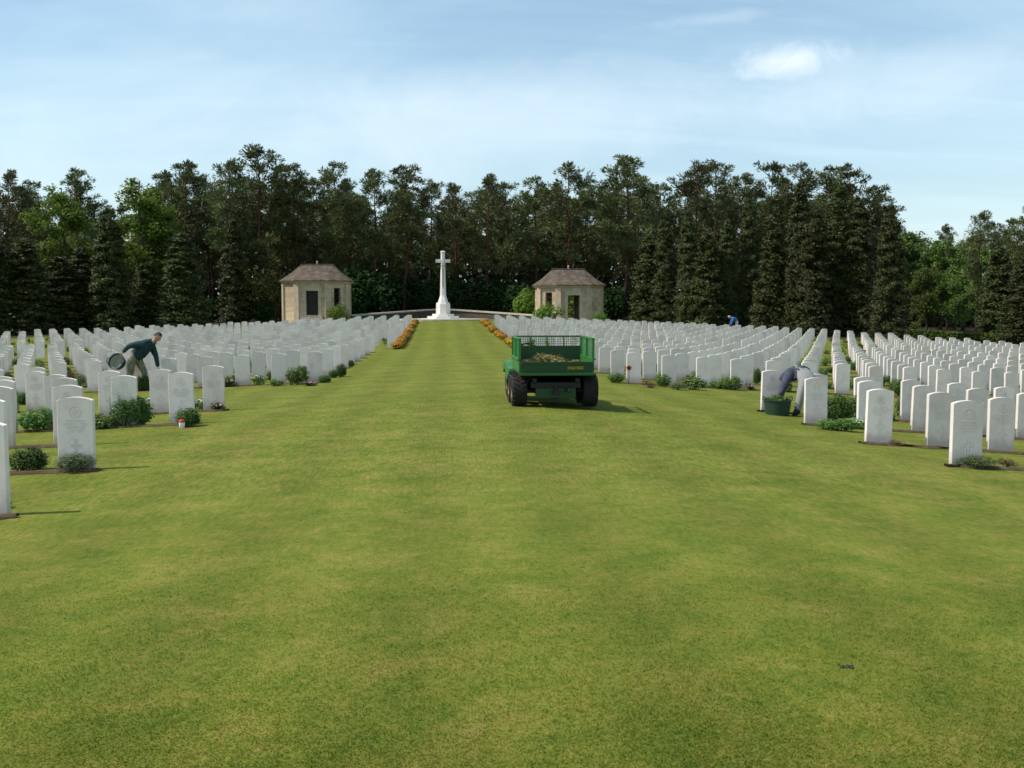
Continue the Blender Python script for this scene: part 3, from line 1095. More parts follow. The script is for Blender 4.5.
# orange wallflower clumps along both edges of the far lawn
def wallflower(seed):
    rng = np.random.default_rng(seed)
    root = empty('wallflower_clump')
    obj('foliage', mesh_np('foliage', *bush_leaves(rng, 1, 1, .85, 420, .13, .5, 9), 4, M['orange_lf']), root)
    n = 300
    dirs = unit(rand_dir(n, rng) + np.array([0, 0, .5]))
    p = dirs * np.array([.50, .50, .46]) * (.75 + .35 * rng.random(n))[:, None] + np.array([0, 0, .46])
    p[:, 2] = np.maximum(p[:, 2], .06)
    obj('blossom', mesh_np('blossom', *leaf_quads(p, unit(dirs + rand_dir(n, rng) * .5), .13 * (.6 + .8 * rng.random(n)), .12 * (.6 + .8 * rng.random(n)), rng), 4, M['orange_fl']), root)
    tag(root, 'orange', 'flowers')
    return root


WF = [wallflower(90 + k) for k in range(2)]
reg(None)
first = {0: True, 1: True}
for side, x0, x1, lab, grp in ((0, -2.25, -2.35, "orange wallflower clump edging the lawn on the teal gardener's side", 'orange flowers on one lawn edge'),
                               (1, 3.35, 2.95, 'orange wallflower clump edging the lawn beyond the green cart', 'orange flowers on the other lawn edge')):
    n = 22
    for i in range(n):
        t = i / (n - 1)
        y = 50.6 + 34 * t; x = x0 + (x1 - x0) * t + random.uniform(-.06, .06)
        if side == 1 and i % 5 == 4:
            continue
        w = random.uniform(.85, 1.2) if side == 0 else random.uniform(.75, 1.15)
        h = random.uniform(.26, .38)
        p = WF[side]
        loc = (x, y, gzf(x, y)); s3 = (w * .54, 1.75, h)
        if first[side]:
            first[side] = False; p.location = loc; p.scale = s3; tag(p, lab, 'flowers', grp)
        else:
            dup(p, loc, random.choice((0, PI)), s3, lab, grp)

# ------------------------------------------------------------------ candle lantern, poppy, clod
x, y, z, t = on_ground(187, 427)
root = empty('grave_candle', (x - .03, y - .18, z))
b = MB(); b.lathe([(.036, 0), (.042, .01), (.046, .09), (.046, .13), (.03, .135)], 16); b.build('cup', simple('white_wax', (.75, .74, .7), (.82, .8, .76), .4, 10), root, smooth_angle=40)
b = MB(); b.lathe([(.047, .136), (.05, .15), (.046, .175), (.03, .19), (.008, .195)], 16); b.build('lid', simple('red_lid', (.5, .02, .02), (.6, .04, .03), .35, 10), root, smooth_angle=40)
root.scale = (.95, .95, .68)
tag(root, 'small white candle lantern with red lid at a headstone foot', 'candle')
x, y = at(629, 27.0)
root = empty('poppy', (x, y, gzf(x, y)))
b = MB(); b.tube([(0, 0, -.03), (.01, 0, .22), (0, -.01, .42)], [.008, .007, .006], 6); b.build('stem', M['iron'], root)
rngp = np.random.default_rng(3)
b = MB()
for k in range(5):
    a = 2 * PI * k / 5
    mt = Matrix.Translation((0, -.02, .42)) @ Matrix.Rotation(a, 4, 'Y') @ Matrix.Scale(.62, 4)
    b.loft([[mt @ Vector((dx, dy, dz)) for dx, dz in ((-.02, .0), (.02, 0), (.06, .07), (.02, .11), (-.03, .11), (-.06, .07))] for dy in (0, -.012)])
b.build('blossom', M['red_fl'], root)
tag(root, 'red poppy on a stick beside the headstone nearest the cart', 'flower')
x, y, z, t = on_ground(848, 669)
b = MB(); r = random.Random(4)
for k in range(16):
    s = r.uniform(.004, .009)
    b.lathe([(s * .3, -s * .4), (s, 0), (s * .8, s * .5), (s * .2, s * .75)], 7, Matrix.Translation((x + r.gauss(0, .018), y + r.gauss(0, .012), z + .003)) @ Matrix.Rotation(r.random() * 3, 4, 'Z'))
tag(b.build('soil_clod', simple('dark_earth', (.028, .027, .025), (.06, .055, .048), .95, 40, .1)), 'dark crumbled earth clod lying on the near lawn', 'soil')

# ------------------------------------------------------------------ Cross of Sacrifice
def octagon(r, z, rot=PI / 8, sx=1, sy=1):
    return [(r * math.cos(rot + PI / 4 * k) * sx, r * math.sin(rot + PI / 4 * k) * sy, z) for k in range(8)]


cx, cy = at(443.3, 90)
cz = gzf(cx, cy)
root = empty('stone_cross', (cx, cy, cz - .08)); root.scale = (1, 1, .975)
b = MB()
b.loft([octagon(2.05, -.2), octagon(2.05, .16)]); b.build('lower_step', M['cross'], root)
b = MB(); b.loft([octagon(1.45, .165), octagon(1.45, .36)]); b.build('middle_step', M['cross'], root)
b = MB(); b.loft([octagon(1.02, .364), octagon(1.0, .56)]); b.build('upper_step', M['cross'], root)
b = MB(); b.loft([octagon(.66, .563), octagon(.64, 1.42), octagon(.58, 1.56)]); b.build('plinth', M['cross'], root)
b = MB(); b.loft([octagon(.46, 1.562), octagon(.42, 1.75), octagon(.31, 2.05), octagon(.275, 2.2), octagon(.20, 5.1), octagon(.19, 5.84)]); b.build('shaft', M['cross'], root)
b = MB()
for s in (-1, 1):
    b.loft([[(s * .17, dx, 5.18 + dz) for dx, dz in ((-.15, -.15), (.15, -.15), (.15, .15), (-.15, .15))], [(s * .52, dx, 5.18 + dz) for dx, dz in ((-.13, -.13), (.13, -.13), (.13, .13), (-.13, .13))],
            [(s * .62, dx, 5.18 + dz) for dx, dz in ((-.16, -.17), (.16, -.17), (.16, .17), (-.16, .17))]])
b.build('arm', M['cross'], root)
b = MB(); b.loft([octagon(.191, 5.845), octagon(.225, 5.9), octagon(.225, 6.0), octagon(.12, 6.05)]); b.build('cap', M['cross'], root)
b = MB()
b.prism([(-.03, 2.9), (.03, 2.9), (.045, 4.55), (0, 4.7), (-.045, 4.55)], 0, .03, Matrix.Translation((0, -.235, 0)) @ Matrix.Rotation(PI / 2, 4, 'X'))
b.span((-.17, -.262, 4.702), (.17, -.232, 4.76)); b.span((-.022, -.262, 4.762), (.022, -.232, 5.05))
b.build('sword', M['bronze'], root)
tag(root, 'tall white memorial cross on octagonal steps at the end of the lawn', 'memorial cross')
# paved apron under it
b = MB(); n = 28
ring = [(cx + 3.9 * math.cos(2 * PI * k / n), cy - .4 + 3.4 * math.sin(2 * PI * k / n)) for k in range(n)]
b.loft([[(x, y, gzf(x, y) - .3) for x, y in ring], [(x, y, cz + .05) for x, y in ring]])
tag(b.build('paving', M['paving']), kind='structure')

# curved terrace wall from pavilion to pavilion
def terrace(sgn, label):
    root = empty('terrace_wall', (cx + sgn * 6, 96, 0))
    ox, oy = root.location.x, root.location.y
    pts = []
    for k in range(15):
        t = k / 14
        X = cx + sgn * (8.0 - 8.0 * t + .0)
        Y = 91.5 + 7.0 * math.sin(t * PI / 2)
        zt = .62 + .5 * t
        pts.append((X, Y, zt))
    for name, dz0, dz1, w, mat in (('wall', -1.6, -.131, .34, M['darkwall']), ('coping', -.13, 0, .52, M['coping'])):
        b = MB(); rings = []
        for i, (X, Y, zt) in enumerate(pts):
            a = pts[max(i - 1, 0)]; c = pts[min(i + 1, 14)]
            d = Vector((c[0] - a[0], c[1] - a[1], 0)).normalized(); nn = Vector((-d.y, d.x, 0)) * (w / 2)
            p = Vector((X - ox, Y - oy, 0))
            rings.append([p + nn + Vector((0, 0, zt + dz0)), p - nn + Vector((0, 0, zt + dz0)), p - nn + Vector((0, 0, zt + dz1)), p + nn + Vector((0, 0, zt + dz1))])
        b.loft(rings); b.build(name, mat, root)
    tag(root, label, 'wall')


terrace(-1, 'low curved terrace wall with pale coping from the cross to the gated pavilion')
terrace(1, 'low curved terrace wall with pale coping from the cross to the open pavilion')

# ------------------------------------------------------------------ pavilions
def facet(b, p0, p1, z0, z1, th, hole=None):
    """thick wall piece between two plan corners, outside to the right of p0->p1; hole (u0, u1, za, zb) along it"""
    p0 = Vector((*p0, 0)); p1 = Vector((*p1, 0)); d = p1 - p0; L = d.length; d.normalize()
    nin = Vector((-d.y, d.x, 0)) * th
    def piece(u0, u1, za, zb):
        q = []
        for z in (za, zb):
            q += [p0 + d * u0 + Vector((0, 0, z)), p0 + d * u1 + Vector((0, 0, z)), p0 + d * u1 + nin + Vector((0, 0, z)), p0 + d * u0 + nin + Vector((0, 0, z))]
        b.hexa(q)
    if not hole:
        piece(0, L, z0, z1); return
    u0, u1, za, zb = hole
    piece(0, u0, z0, z1); piece(u1, L, z0, z1)
    if za > z0: piece(u0, u1, z0, za)
    piece(u0, u1, zb, z1)


def pavilion(px, d, sgn, label, open_door, rz):
    x, y = at(px, d); z = gzf(x, y)
    root = empty('pavilion', (x, y + 2.8, z - (.12 if sgn > 0 else .42)), rz); root.scale = (.96, .96, .965)
    H = 3.63
    f = 1.35; e = 2.8
    # octagonal plan, counter-clockwise from the front-left corner (front is -y)
    P = [(-f, -e), (f, -e), (e, -f), (e, f), (f, e), (-f, e), (-e, f), (-e, -f)]
    inner = sgn          # the facet towards the cross carries the window
    b = MB()
    for k in range(8):
        p0, p1 = P[k], P[(k + 1) % 8]
        L = math.dist(p0, p1)
        hole = None
        if k == 0: hole = (L / 2 - .52, L / 2 + .52, .88, 2.97)
        if k == 4 and open_door: hole = (L / 2 - .95, L / 2 + .95, .9, 3.0)
        if (k == 1 and inner > 0) or (k == 7 and inner < 0): hole = (L / 2 - .36, L / 2 + .36, 1.6, 3.22)
        facet(b, p0, p1, -.5, H, .3, hole)
    b.build('wall', M['ashlar'], root)
    # corner piers, door surround, eaves course
    for k in (0, 1, 2, 7):
        b = MB()
        pxx, pyy = P[k]
        l = math.hypot(pxx, pyy); ux, uy = pxx / l, pyy / l
        a = math.atan2(uy, ux)
        b.box((pxx - ux * .10, pyy - uy * .10, (H - .5) / 2 - .004), (.34, .5, H + .49), Matrix.Rotation(a, 4, 'Z'))
        b.build('pier', M['dressed'], root)
    b = MB()
    fy = -e
    b.span((-.80, fy - .06, .73), (-.522, fy + .15, 2.972)); b.span((.522, fy - .06, .73), (.80, fy + .15, 2.972))
    b.span((-.86, fy - .09, 2.974), (.86, fy + .15, 3.3))
    b.build('door_surround', M['dressed'], root)
    b = MB(); b.span((-1.35, fy - 1.2, -.4), (1.35, fy - .002, .26)); b.span((-1.15, fy - .85, .261), (1.15, fy - .004, .5)); b.span((-.95, fy - .5, .501), (.95, fy - .006, .728))
    b.build('step', M['paving'], root)
    b = MB()
    rr = lambda m: [(px_ * m, py_ * m) for px_, py_ in P]
    b.loft([[(a, c, H + .002) for a, c in rr(1.03)], [(a, c, H + .16) for a, c in rr(1.07)]], True)
    b.build('cornice', M['dressed'], root)
    b = MB()
    hz = 1.36
    top = [(-1.0, -.14), (1.0, -.14), (1.5, -.07), (1.5, .07), (1.0, .14), (-1.0, .14), (-1.5, .07), (-1.5, -.07)]
    b.loft([[(a, c, H + .162) for a, c in rr(1.10)], [(a, c, H + .24) for a, c in rr(1.10)], [(a * .55 + t0 * .47, c * .55 + t1 * .47, H + .24 + hz * .46) for (a, c), (t0, t1) in zip(P, top)],
            [(a, c, H + .24 + hz) for a, c in top]])
    rf = b.build('roof', M['roof'], root)
    b = MB(); b.box((0, 0, H + .24 + hz + .06), (3.0, .2, .14), None, .03); b.build('ridge', M['roof'], rf)
    b = MB(); b.lathe([(.11, H + 1.66), (.05, H + 1.78), (.10, H + 1.90), (.02, H + 2.02)], 10); b.build('finial', M['dressed'], rf)
    b = MB(); b.prism([(a * .97, c * .97) for a, c in P], .70, .86); b.build('floor', M['paving'], root)
    if not open_door:
        b = MB()
        for k in range(9):
            xx = -.48 + .12 * k
            b.tube([(xx, fy + .2, .9), (xx, fy + .2, 2.95)], .016, 6)
        for zz in (.95, 1.8, 2.88):
            b.span((-.515, fy + .185, zz - .025), (.515, fy + .215, zz + .025))
        b.span((-.515, fy + .24, .882), (.515, fy + .26, 2.966))
        b.build('gate', M['iron'], root)
    # window grille in the facet towards the cross
    p0, p1 = (P[1], P[2]) if inner > 0 else (P[7], P[0])
    mx, my = (p0[0] + p1[0]) / 2, (p0[1] + p1[1]) / 2
    a = math.atan2(p1[1] - p0[1], p1[0] - p0[0])
    b = MB()
    mt = Matrix.Translation((mx, my, 0)) @ Matrix.Rotation(a, 4, 'Z')
    for xx in (-.24, -.08, .08, .24):
        b.tube([mt @ Vector((xx, .15, 1.602)), mt @ Vector((xx, .15, 3.218))], .018, 6)
    for zz in (2.0, 2.4, 2.8):
        b.tube([mt @ Vector((-.358, .15, zz)), mt @ Vector((.358, .15, zz))], .014, 6)
    b.build('window_grille', M['iron'], root)
    tag(root, label, 'pavilion')
    return root


pavilion(314.3, 87.5, 1, 'stone pavilion with hipped tile roof and dark barred gate', False, R(-3))
pavilion(572, 87.5, -1, 'stone pavilion with hipped tile roof and open see-through doorway', True, R(3))

# ------------------------------------------------------------------ trees
def swept(paths):
    """tubes given as (points, radii), as one set of vertices and quads"""
    parts = []
    seg = 7
    for pts, rad in paths:
        pts = np.asarray(pts, float); n = len(pts)
        d = unit(np.gradient(pts, axis=0))
        ref = np.where(np.abs(d[:, 2:3]) > .9, np.array([[1., 0, 0]]), np.array([[0, 0, 1.]]))
        u = unit(np.cross(d, ref)); v = np.cross(d, u)
        a = np.arange(seg) * 2 * PI / seg
        ring = pts[:, None] + (u[:, None] * np.cos(a)[None, :, None] + v[:, None] * np.sin(a)[None, :, None]) * np.asarray(rad)[:, None, None]
        id2 = np.arange(n * seg).reshape(n, seg)
        nxt = np.roll(id2, -1, 1)
        f = np.stack([id2[:-1], nxt[:-1], nxt[1:], id2[1:]], -1).reshape(-1)
        parts.append((ring.reshape(-1, 3), f))
    return merge(parts)


def trunk_path(rng, H, r0, wob):
    n = 12
    z = np.linspace(-.3, H, n)
    off = np.cumsum(rng.normal(size=(n, 2)) * wob, 0); off -= off[0]
    return np.column_stack([off, z]), r0 * (1 - .82 * np.linspace(0, 1, n)) + r0 * .35 * np.exp(-np.linspace(0, 12, n))


def along(path, z):
    return np.array([np.interp(z, path[:, 2], path[:, 0]), np.interp(z, path[:, 2], path[:, 1]), z])


def make_pine(seed, H=15.0, base=.42, spread=2.5, name='pine_tree'):
    rng = np.random.default_rng(seed)
    root = empty(name)
    tp, tr = trunk_path(rng, H * .97, .17, .07)
    paths = [(tp, tr)]
    C = []; A = []; Ls = []
    nb = 40
    for i in range(nb):
        t = (i + rng.random()) / nb
        z = H * (base + (.985 - base) * t)
        prof = math.sin(min(1, (t + .12) / .62) * PI / 2) if t < .5 else (1 - ((t - .5) / .53) ** 1.6) * .97 + .06
        L = spread * prof * rng.uniform(.55, 1.25)
        a = rng.random() * 2 * PI
        o = along(tp, z)
        rise = rng.uniform(-.05, .5) + .35 * t
        end = o + np.array([math.cos(a) * L, math.sin(a) * L, L * rise])
        mid = (o + end) / 2 + np.array([0, 0, -.06 * L])
        paths.append((np.array([o, mid, end]), [.05 * (1.2 - t), .035, .012]))
        k = max(3, int(L * 3.0))
        for j in range(k):
            s = .38 + .62 * (j + 1) / k
            c = o + (end - o) * s + rng.normal(size=3) * np.array([.26, .26, .26]) * (.5 + L * .25)
            rad = rng.uniform(.38, .72) * (1.0 if t < .85 else .75)
            C.append(c); Ls.append(rad); A.append(np.array([math.cos(a), math.sin(a), .8]))
    # a few dead snags below the crown
    for i in range(7):
        z = H * rng.uniform(.2, base); a = rng.random() * 2 * PI; L = rng.uniform(.4, 1.1); o = along(tp, z)
        e = o + np.array([math.cos(a) * L, math.sin(a) * L, rng.uniform(-.3, .1)])
        paths.append((np.array([o, (o + e) / 2, e]), [.022, .016, .006]))
    C = np.array(C); Ls = np.array(Ls); A = np.array(A)
    m = 44
    k = np.repeat(np.arange(len(C)), m); n = len(k)
    dirs = unit(rand_dir(n, rng) * np.array([1, 1, .65]) + np.array([0, 0, .25]))
    p = C[k] + dirs * (Ls[k] * (.25 + .75 * rng.random(n) ** .6))[:, None] * np.array([1, 1, .95])
    ax = unit(dirs + A[k] * .5 + rand_dir(n, rng) * .35)
    nr = rand_dir(n, rng)
    v, f = leaf_quads(p, unit(np.cross(ax, nr)), .34 * (.6 + .7 * rng.random(n)), .085 * (.7 + .7 * rng.random(n)), rng, ax)
    tv, tf = swept(paths)
    obj('trunk', mesh_np('trunk', tv, tf, 4, M['pine_bark'], True), root)
    obj('crown', mesh_np('crown', v, f, 4, M['pine']), root)
    tag(root, 'pine', 'tree')
    reg(None)
    return root, H


def make_cypress(seed, H=10.0, r0=1.25):
    rng = np.random.default_rng(seed)
    root = empty('columnar_conifer')
    tp, tr = trunk_path(rng, H * .95, .16, .02)
    obj('trunk', mesh_np('trunk', *swept([(tp, tr)]), 4, M['grey_bark'], True), root)
    # sprays gathered on many short layered branches, so the outline is uneven
    nc = 330
    t = (1 - (1 - rng.random(nc)) ** .80) * .985 + .004
    a = rng.random(nc) * 2 * PI
    prof = np.power(np.clip(1 - t, 0, 1), .50) * np.clip(.80 + t * 2.0, 0, 1.0)
    lump = 1 + .14 * np.sin(a * 2 + t * 9 + seed) * np.sin(t * 15 + a) + rng.normal(size=nc) * .10
    Rr = r0 * prof * lump * .86 + .03
    m = 95
    k = np.repeat(np.arange(nc), m); n = nc * m
    outd = np.stack([np.cos(a), np.sin(a), np.zeros(nc)], 1)
    inw = rng.random(n) ** 1.4
    loc = rng.normal(size=(n, 3)) * np.array([.17, .17, .11])
    p = outd[k] * (Rr[k] * (1.06 - .75 * inw))[:, None] + loc * (1.1 - .5 * t[k])[:, None]
    p[:, 2] += t[k] * H + (inw * .22 - .12)
    p[:, 2] = np.maximum(p[:, 2], .02)
    ax = unit(outd[k] * .8 + np.array([0, 0, .6]) + rand_dir(n, rng) * .6)
    v, f = leaf_quads(p, unit(outd[k] * .5 + np.array([0, 0, .5]) + rand_dir(n, rng) * .7), .21 * (.6 + .7 * rng.random(n)), .085 * (.6 + .7 * rng.random(n)), rng, ax)
    obj('crown', mesh_np('crown', v, f, 4, M['cypress']), root)
    tag(root, 'conifer', 'tree')
    reg(None)
    return root, H


def make_broadleaf(seed, H=13.0, base=.25, spread=2.4, mat='bright', name='broadleaf_tree', leaf=.24, nleaf=85):
    rng = np.random.default_rng(seed)
    root = empty(name)
    tp, tr = trunk_path(rng, H * .9, .19, .08)
    paths = [(tp, tr)]; C = []; Ls = []
    nb = 26
    for i in range(nb):
        t = (i + rng.random()) / nb
        z = H * (base + (.95 - base) * t)
        prof = math.sin(min(1, (t + .25) / .6) * PI / 2) if t < .4 else math.cos((t - .4) / .62 * PI / 2) * .95 + .1
        L = spread * prof * rng.uniform(.6, 1.2); a = rng.random() * 2 * PI
        o = along(tp, z * .9)
        e = o + np.array([math.cos(a) * L, math.sin(a) * L, L * rng.uniform(.25, .8)])
        e[2] = min(e[2], H * .985)
        paths.append((np.array([o, (o + e) / 2 + [0, 0, -.05], e]), [.06 * (1.1 - t), .035, .012]))
        for j in range(max(3, int(L * 2.6))):
            s = rng.uniform(.35, 1.08)
            C.append(o + (e - o) * s + rng.normal(size=3) * .34); Ls.append(rng.uniform(.45, .85))
    C = np.array(C); Ls = np.array(Ls)
    k = np.repeat(np.arange(len(C)), nleaf); n = len(k)
    dirs = rand_dir(n, rng)
    p = C[k] + dirs * (Ls[k] * rng.random(n) ** .5)[:, None] * np.array([1, 1, .75])
    nr = unit(dirs * .4 + rand_dir(n, rng) * .7 + np.array([0, 0, .5]))
    v, f = leaf_quads(p, nr, leaf * (.6 + .7 * rng.random(n)), leaf * .62 * (.6 + .7 * rng.random(n)), rng)
    obj('trunk', mesh_np('trunk', *swept(paths), 4, M['grey_bark'], True), root)
    obj('crown', mesh_np('crown', v, f, 4, M[mat]), root)
    tag(root, 'tree', 'tree')
    reg(None)
    return root, H


def make_bush(seed, mat, name='forest_bush', H=3.0, w=3.2, n=2600, leaf=.24):
    rng = np.random.default_rng(seed)
    root = empty(name)
    paths = []
    for _ in range(8):
        a = rng.random() * 2 * PI; L = rng.uniform(.3, .9)
        e = np.array([math.cos(a) * L, math.sin(a) * L, H * rng.uniform(.5, .8)])
        paths.append((np.array([[e[0] * .1, e[1] * .1, -.2], e * [.5, .5, .55], e]), [.05, .035, .012]))
    obj('stem', mesh_np('stem', *swept(paths), 4, M['grey_bark'], True), root)
    obj('foliage', mesh_np('foliage', *bush_leaves(rng, w, w, H, n, leaf, .6, 16), 4, M[mat]), root)
    tag(root, 'bush', 'bush')
    reg(None)
    return root, H


PINES = [make_pine(s, base=b_, spread=sp) for s, b_, sp in ((1, .30, 2.3), (2, .38, 2.1), (3, .42, 2.3), (4, .26, 2.0), (5, .38, 2.5), (6, .33, 2.2))]
CYPS = [make_cypress(s) for s in (11, 12, 13)]
BRIGHT = [make_broadleaf(s, mat='bright') for s in (21, 22)]
MID = [make_broadleaf(s, H=9.0, base=.12, spread=2.9, mat='midgreen', leaf=.26) for s in (31, 32)]
BUSHD = [make_bush(s, 'darkleaf') for s in (41, 42)]
BUSHO = [make_bush(45, 'olive')]
BUSHG = [make_bush(47, 'bright', 'garden_shrub', 1.6, 2.2, 1500, .17)]
placed = {}


def put(protos, i, x, y, h, wid, label, group=None):
    root, H = protos[i % len(protos)]
    s = h / H
    loc = (x, y, gzf(x, y) - .05); sc3 = (s * wid, s * wid, s); rz = random.random() * 2 * PI
    if root.name not in placed:
        placed[root.name] = 1
        root.location = loc; root.scale = sc3; root.rotation_euler = (0, 0, rz)
        for k_ in ('label', 'group'):
            if k_ in root: del root[k_]
        tag(root, label, None, group)
        return root
    return dup(root, loc, rz, sc3, label, group)


def put_px(protos, i, px, ytop, d, wid, label, group=None):
    x, y = at(px, d)
    zt = height_to(px, ytop, x, y)
    return put(protos, i, x, y, zt - gzf(x, y), wid, label, group)


# front pines: (column, skyline, depth, breadth)
FP = [(-28, 176, 104, 1.1), (8, 172, 104, 1.15), (34, 184, 110, 1.0), (80, 172, 106, 1.0), (122, 205, 108, .9), (170, 172, 106, 1.05), (192, 162, 103, 1.15), (212, 178, 108, 1.0), (232, 160, 101, 1.1),
      (262, 148, 102, 1.25), (282, 164, 106, 1.05), (297, 168, 104, 1.0), (336, 166, 103, 1.0), (352, 182, 108, 1.0), (374, 170, 103, 1.0), (405, 166, 102, 1.2), (430, 182, 108, 1.0), (456, 184, 106, 1.05),
      (488, 176, 103, 1.05), (508, 182, 108, 1.0), (536, 180, 105, 1.1), (568, 166, 102, 1.05), (588, 180, 108, 1.0), (624, 157, 100, 1.3), (660, 184, 106, 1.0), (692, 164, 101, 1.1), (714, 162, 105, 1.0),
      (742, 174, 102, .95), (768, 164, 103, 1.0), (798, 167, 102, 1.05), (826, 170, 104, 1.1), (846, 166, 101, 1.15), (872, 186, 104, 1.0), (915, 238, 118, .9), (946, 226, 116, .9), (976, 212, 90, .9), (990, 222, 108, .9), (1012, 218, 106, .9),
      (1030, 206, 100, 1.0), (1060, 200, 104, 1.1)]
for i, (px, yt, d, w) in enumerate(FP):
    n = i + 1
    if px < 430:
        lab = f"dark pine of the wood's front edge, {ORD[sum(1 for q in FP if px < q[0] < 430)]} from the cross towards the gated pavilion's side"
    else:
        lab = f"dark pine of the wood's front edge, {ORD[sum(1 for q in FP if 430 <= q[0] < px)]} from the cross towards the open pavilion's side"
    put_px(PINES, i * 5 + i // 3, px, yt, d, w, lab, 'pines along the front of the wood')
for r_, (d, n, lo, hi, extra) in enumerate(((113, 30, -40, 900, 14), (121, 30, -60, 900, 12), (130, 26, -60, 905, 12))):
    for k in range(n):
        px = lo + (hi - lo) * (k + random.uniform(.15, .85)) / n
        sky = np.interp(px, [q[0] for q in FP], [q[1] for q in FP])
        put_px(PINES, k * 5 + r_ * 2 + random.randrange(3), px, sky + random.uniform(4, 34) + extra * .5, d, random.uniform(.9, 1.2), 'pine standing deep in the wood behind the front pines', 'pines deep in the wood')
for k in range(12):
    px = 905 + 14 * k
    put_px(PINES, k * 3 + 1, px, random.uniform(232, 252), random.uniform(122, 134), 1.0, 'pine standing deep in the wood behind the low green trees', 'pines behind the green trees')

# dark columnar conifers in front of the wood
CP = [(-8, 226, 92, 1.25), (27, 238, 92, 1.35), (62, 256, 94, 1.25), (84, 246, 95, 1.0), (112, 208, 93, 1.1), (149, 258, 95, 1.05), (184, 232, 91, 1.2), (235, 214, 103, .9), (648, 236, 96, 1.2), (663, 214, 95, .85), (687, 208, 94, .85), (706, 232, 93, 1.15), (726, 218, 94, .75), (747, 188, 95, .8),
      (771, 222, 92, 1.15), (797, 180, 91, .95), (812, 206, 90, 1.1), (836, 184, 93, 1.1), (857, 200, 93, 1.15), (888, 203, 88, .95), (997, 246, 93, 1.1), (1022, 258, 90, 1.1)]
for i, (px, yt, d, w) in enumerate(CP):
    d = d - float(np.interp(px, [0, 240, 640, 800, 900, 1024], [14, 6, 4, 7, 12, 16]))
    x, y = at(px, d)
    h = height_to(px, yt, x, y) - gzf(x, y)
    wid = w * 10.0 / h * (1.28 if px < 300 else 1.12)
    if px < 300: lab = f"dark columnar conifer, {ORD[sum(1 for q in CP if px < q[0] < 300)]} from the gated pavilion"
    elif px == 888: lab = 'slender cone-shaped conifer standing before the pale green trees'
    elif px > 900: lab = f"dark conifer beyond the green trees at the far wood, {ORD[sum(1 for q in CP if 900 < q[0] < px)]} from them"
    else: lab = f"dark columnar conifer, {ORD[sum(1 for q in CP if 600 < q[0] < px)]} from the open pavilion"
    put(CYPS, i, x, y, h, wid, lab, 'columnar conifers before the wood')

# fresh green broadleaf trees
for i, (px, yt, d, w, lab) in enumerate(((65, 172, 88, 1.15, 'light green narrow broadleaf tree among dark conifers, farther from the pavilion'), (139, 164, 88, 1.3, 'light green tall broadleaf tree between dark conifers, nearer the pavilion'),
                                         (162, 186, 90, 1.05, 'smaller light green tree leaning against the tall broadleaf one'))):
    put_px(BRIGHT, i, px, yt, d, w, lab, 'light green trees among the conifers')
MG = [(915, 224, 108, .95), (940, 232, 102, 1.0), (962, 238, 106, .9), (926, 262, 97, .9), (955, 270, 96, .9), (1004, 240, 112, 1.0), (1040, 236, 108, 1.0), (985, 282, 99, .8)]
for i, (px, yt, d, w) in enumerate(MG):
    put_px(MID, i, px, yt, d, w, f"mid-green bushy broadleaf tree beside the cone-shaped conifer, {ORD[sum(1 for q in MG if q[0] < px)]} from it", 'mid-green trees at the wood corner')

# understorey
UB = [(262, 268, 99, 'olive'), (246, 282, 100, 'dark'), (360, 266, 101, 'dark'), (380, 272, 102, 'dark'), (345, 284, 100, 'dark'), (402, 274, 104, 'dark'), (420, 282, 104, 'dark'), (462, 280, 104, 'dark'), (480, 284, 103, 'dark'), (500, 278, 104, 'dark'),
      (524, 282, 101, 'dark'), (612, 286, 101, 'dark'), (628, 280, 102, 'dark'), (645, 292, 100, 'dark'), (210, 296, 103, 'dark'), (262, 300, 97, 'dark'), (130, 290, 100, 'dark'), (40, 296, 100, 'dark'), (88, 296, 100, 'dark'), (440, 276, 106, 'dark')]
for i, (px, yt, d, kd) in enumerate(UB):
    lab = 'olive yellow bush under the pines beside the gated pavilion' if kd == 'olive' else 'dark green bush growing under the pines at the wood edge'
    put_px(BUSHO if kd == 'olive' else BUSHD, i, px, yt, d, 1.0, lab, None if kd == 'olive' else 'dark bushes under the pines')
for px, yt, d, w, lab in ((339, 303, 85.0, .78, 'fresh green shrub beneath the window of the gated pavilion'), (549, 303, 85.0, 1.0, 'yellow green shrub beneath the window of the open pavilion'),
                          (600, 311, 85.0, .7, "small green shrub at the open pavilion's blank corner"), (529, 288, 96, .7, 'fresh green shrub behind the open pavilion under the pines'),
                          (571, 293, 99, 1.0, 'green shrub glimpsed through the doorway of the open pavilion')):
    put_px(BUSHG, 0, px, yt, d, w, lab)
# low clipped hedge at the far corner
b = MB()
rng = np.random.default_rng(77)
hp = [at(px, 82 - (px - 900) * .06) for px in (905, 940, 980, 1030, 1080)]
cl = []
for (xa, ya), (xb, yb) in zip(hp, hp[1:]):
    n = 1500
    t = rng.random(n)
    p = np.stack([xa + (xb - xa) * t, ya + (yb - ya) * t + rng.uniform(-.5, .5, n), rng.random(n) ** .7 * .75], 1)
    p[:, 2] += gz(p[:, 0], p[:, 1])
    cl.append(leaf_quads(p, unit(rand_dir(n, rng) + [0, 0, .4]), np.full(n, .2), np.full(n, .13), rng))
hv, hf = merge(cl)
o = obj('hedge', mesh_np('hedge', hv, hf, 4, M['midgreen']))
tag(o, 'low green hedge between the farthest headstones and the mid-green trees', 'hedge')

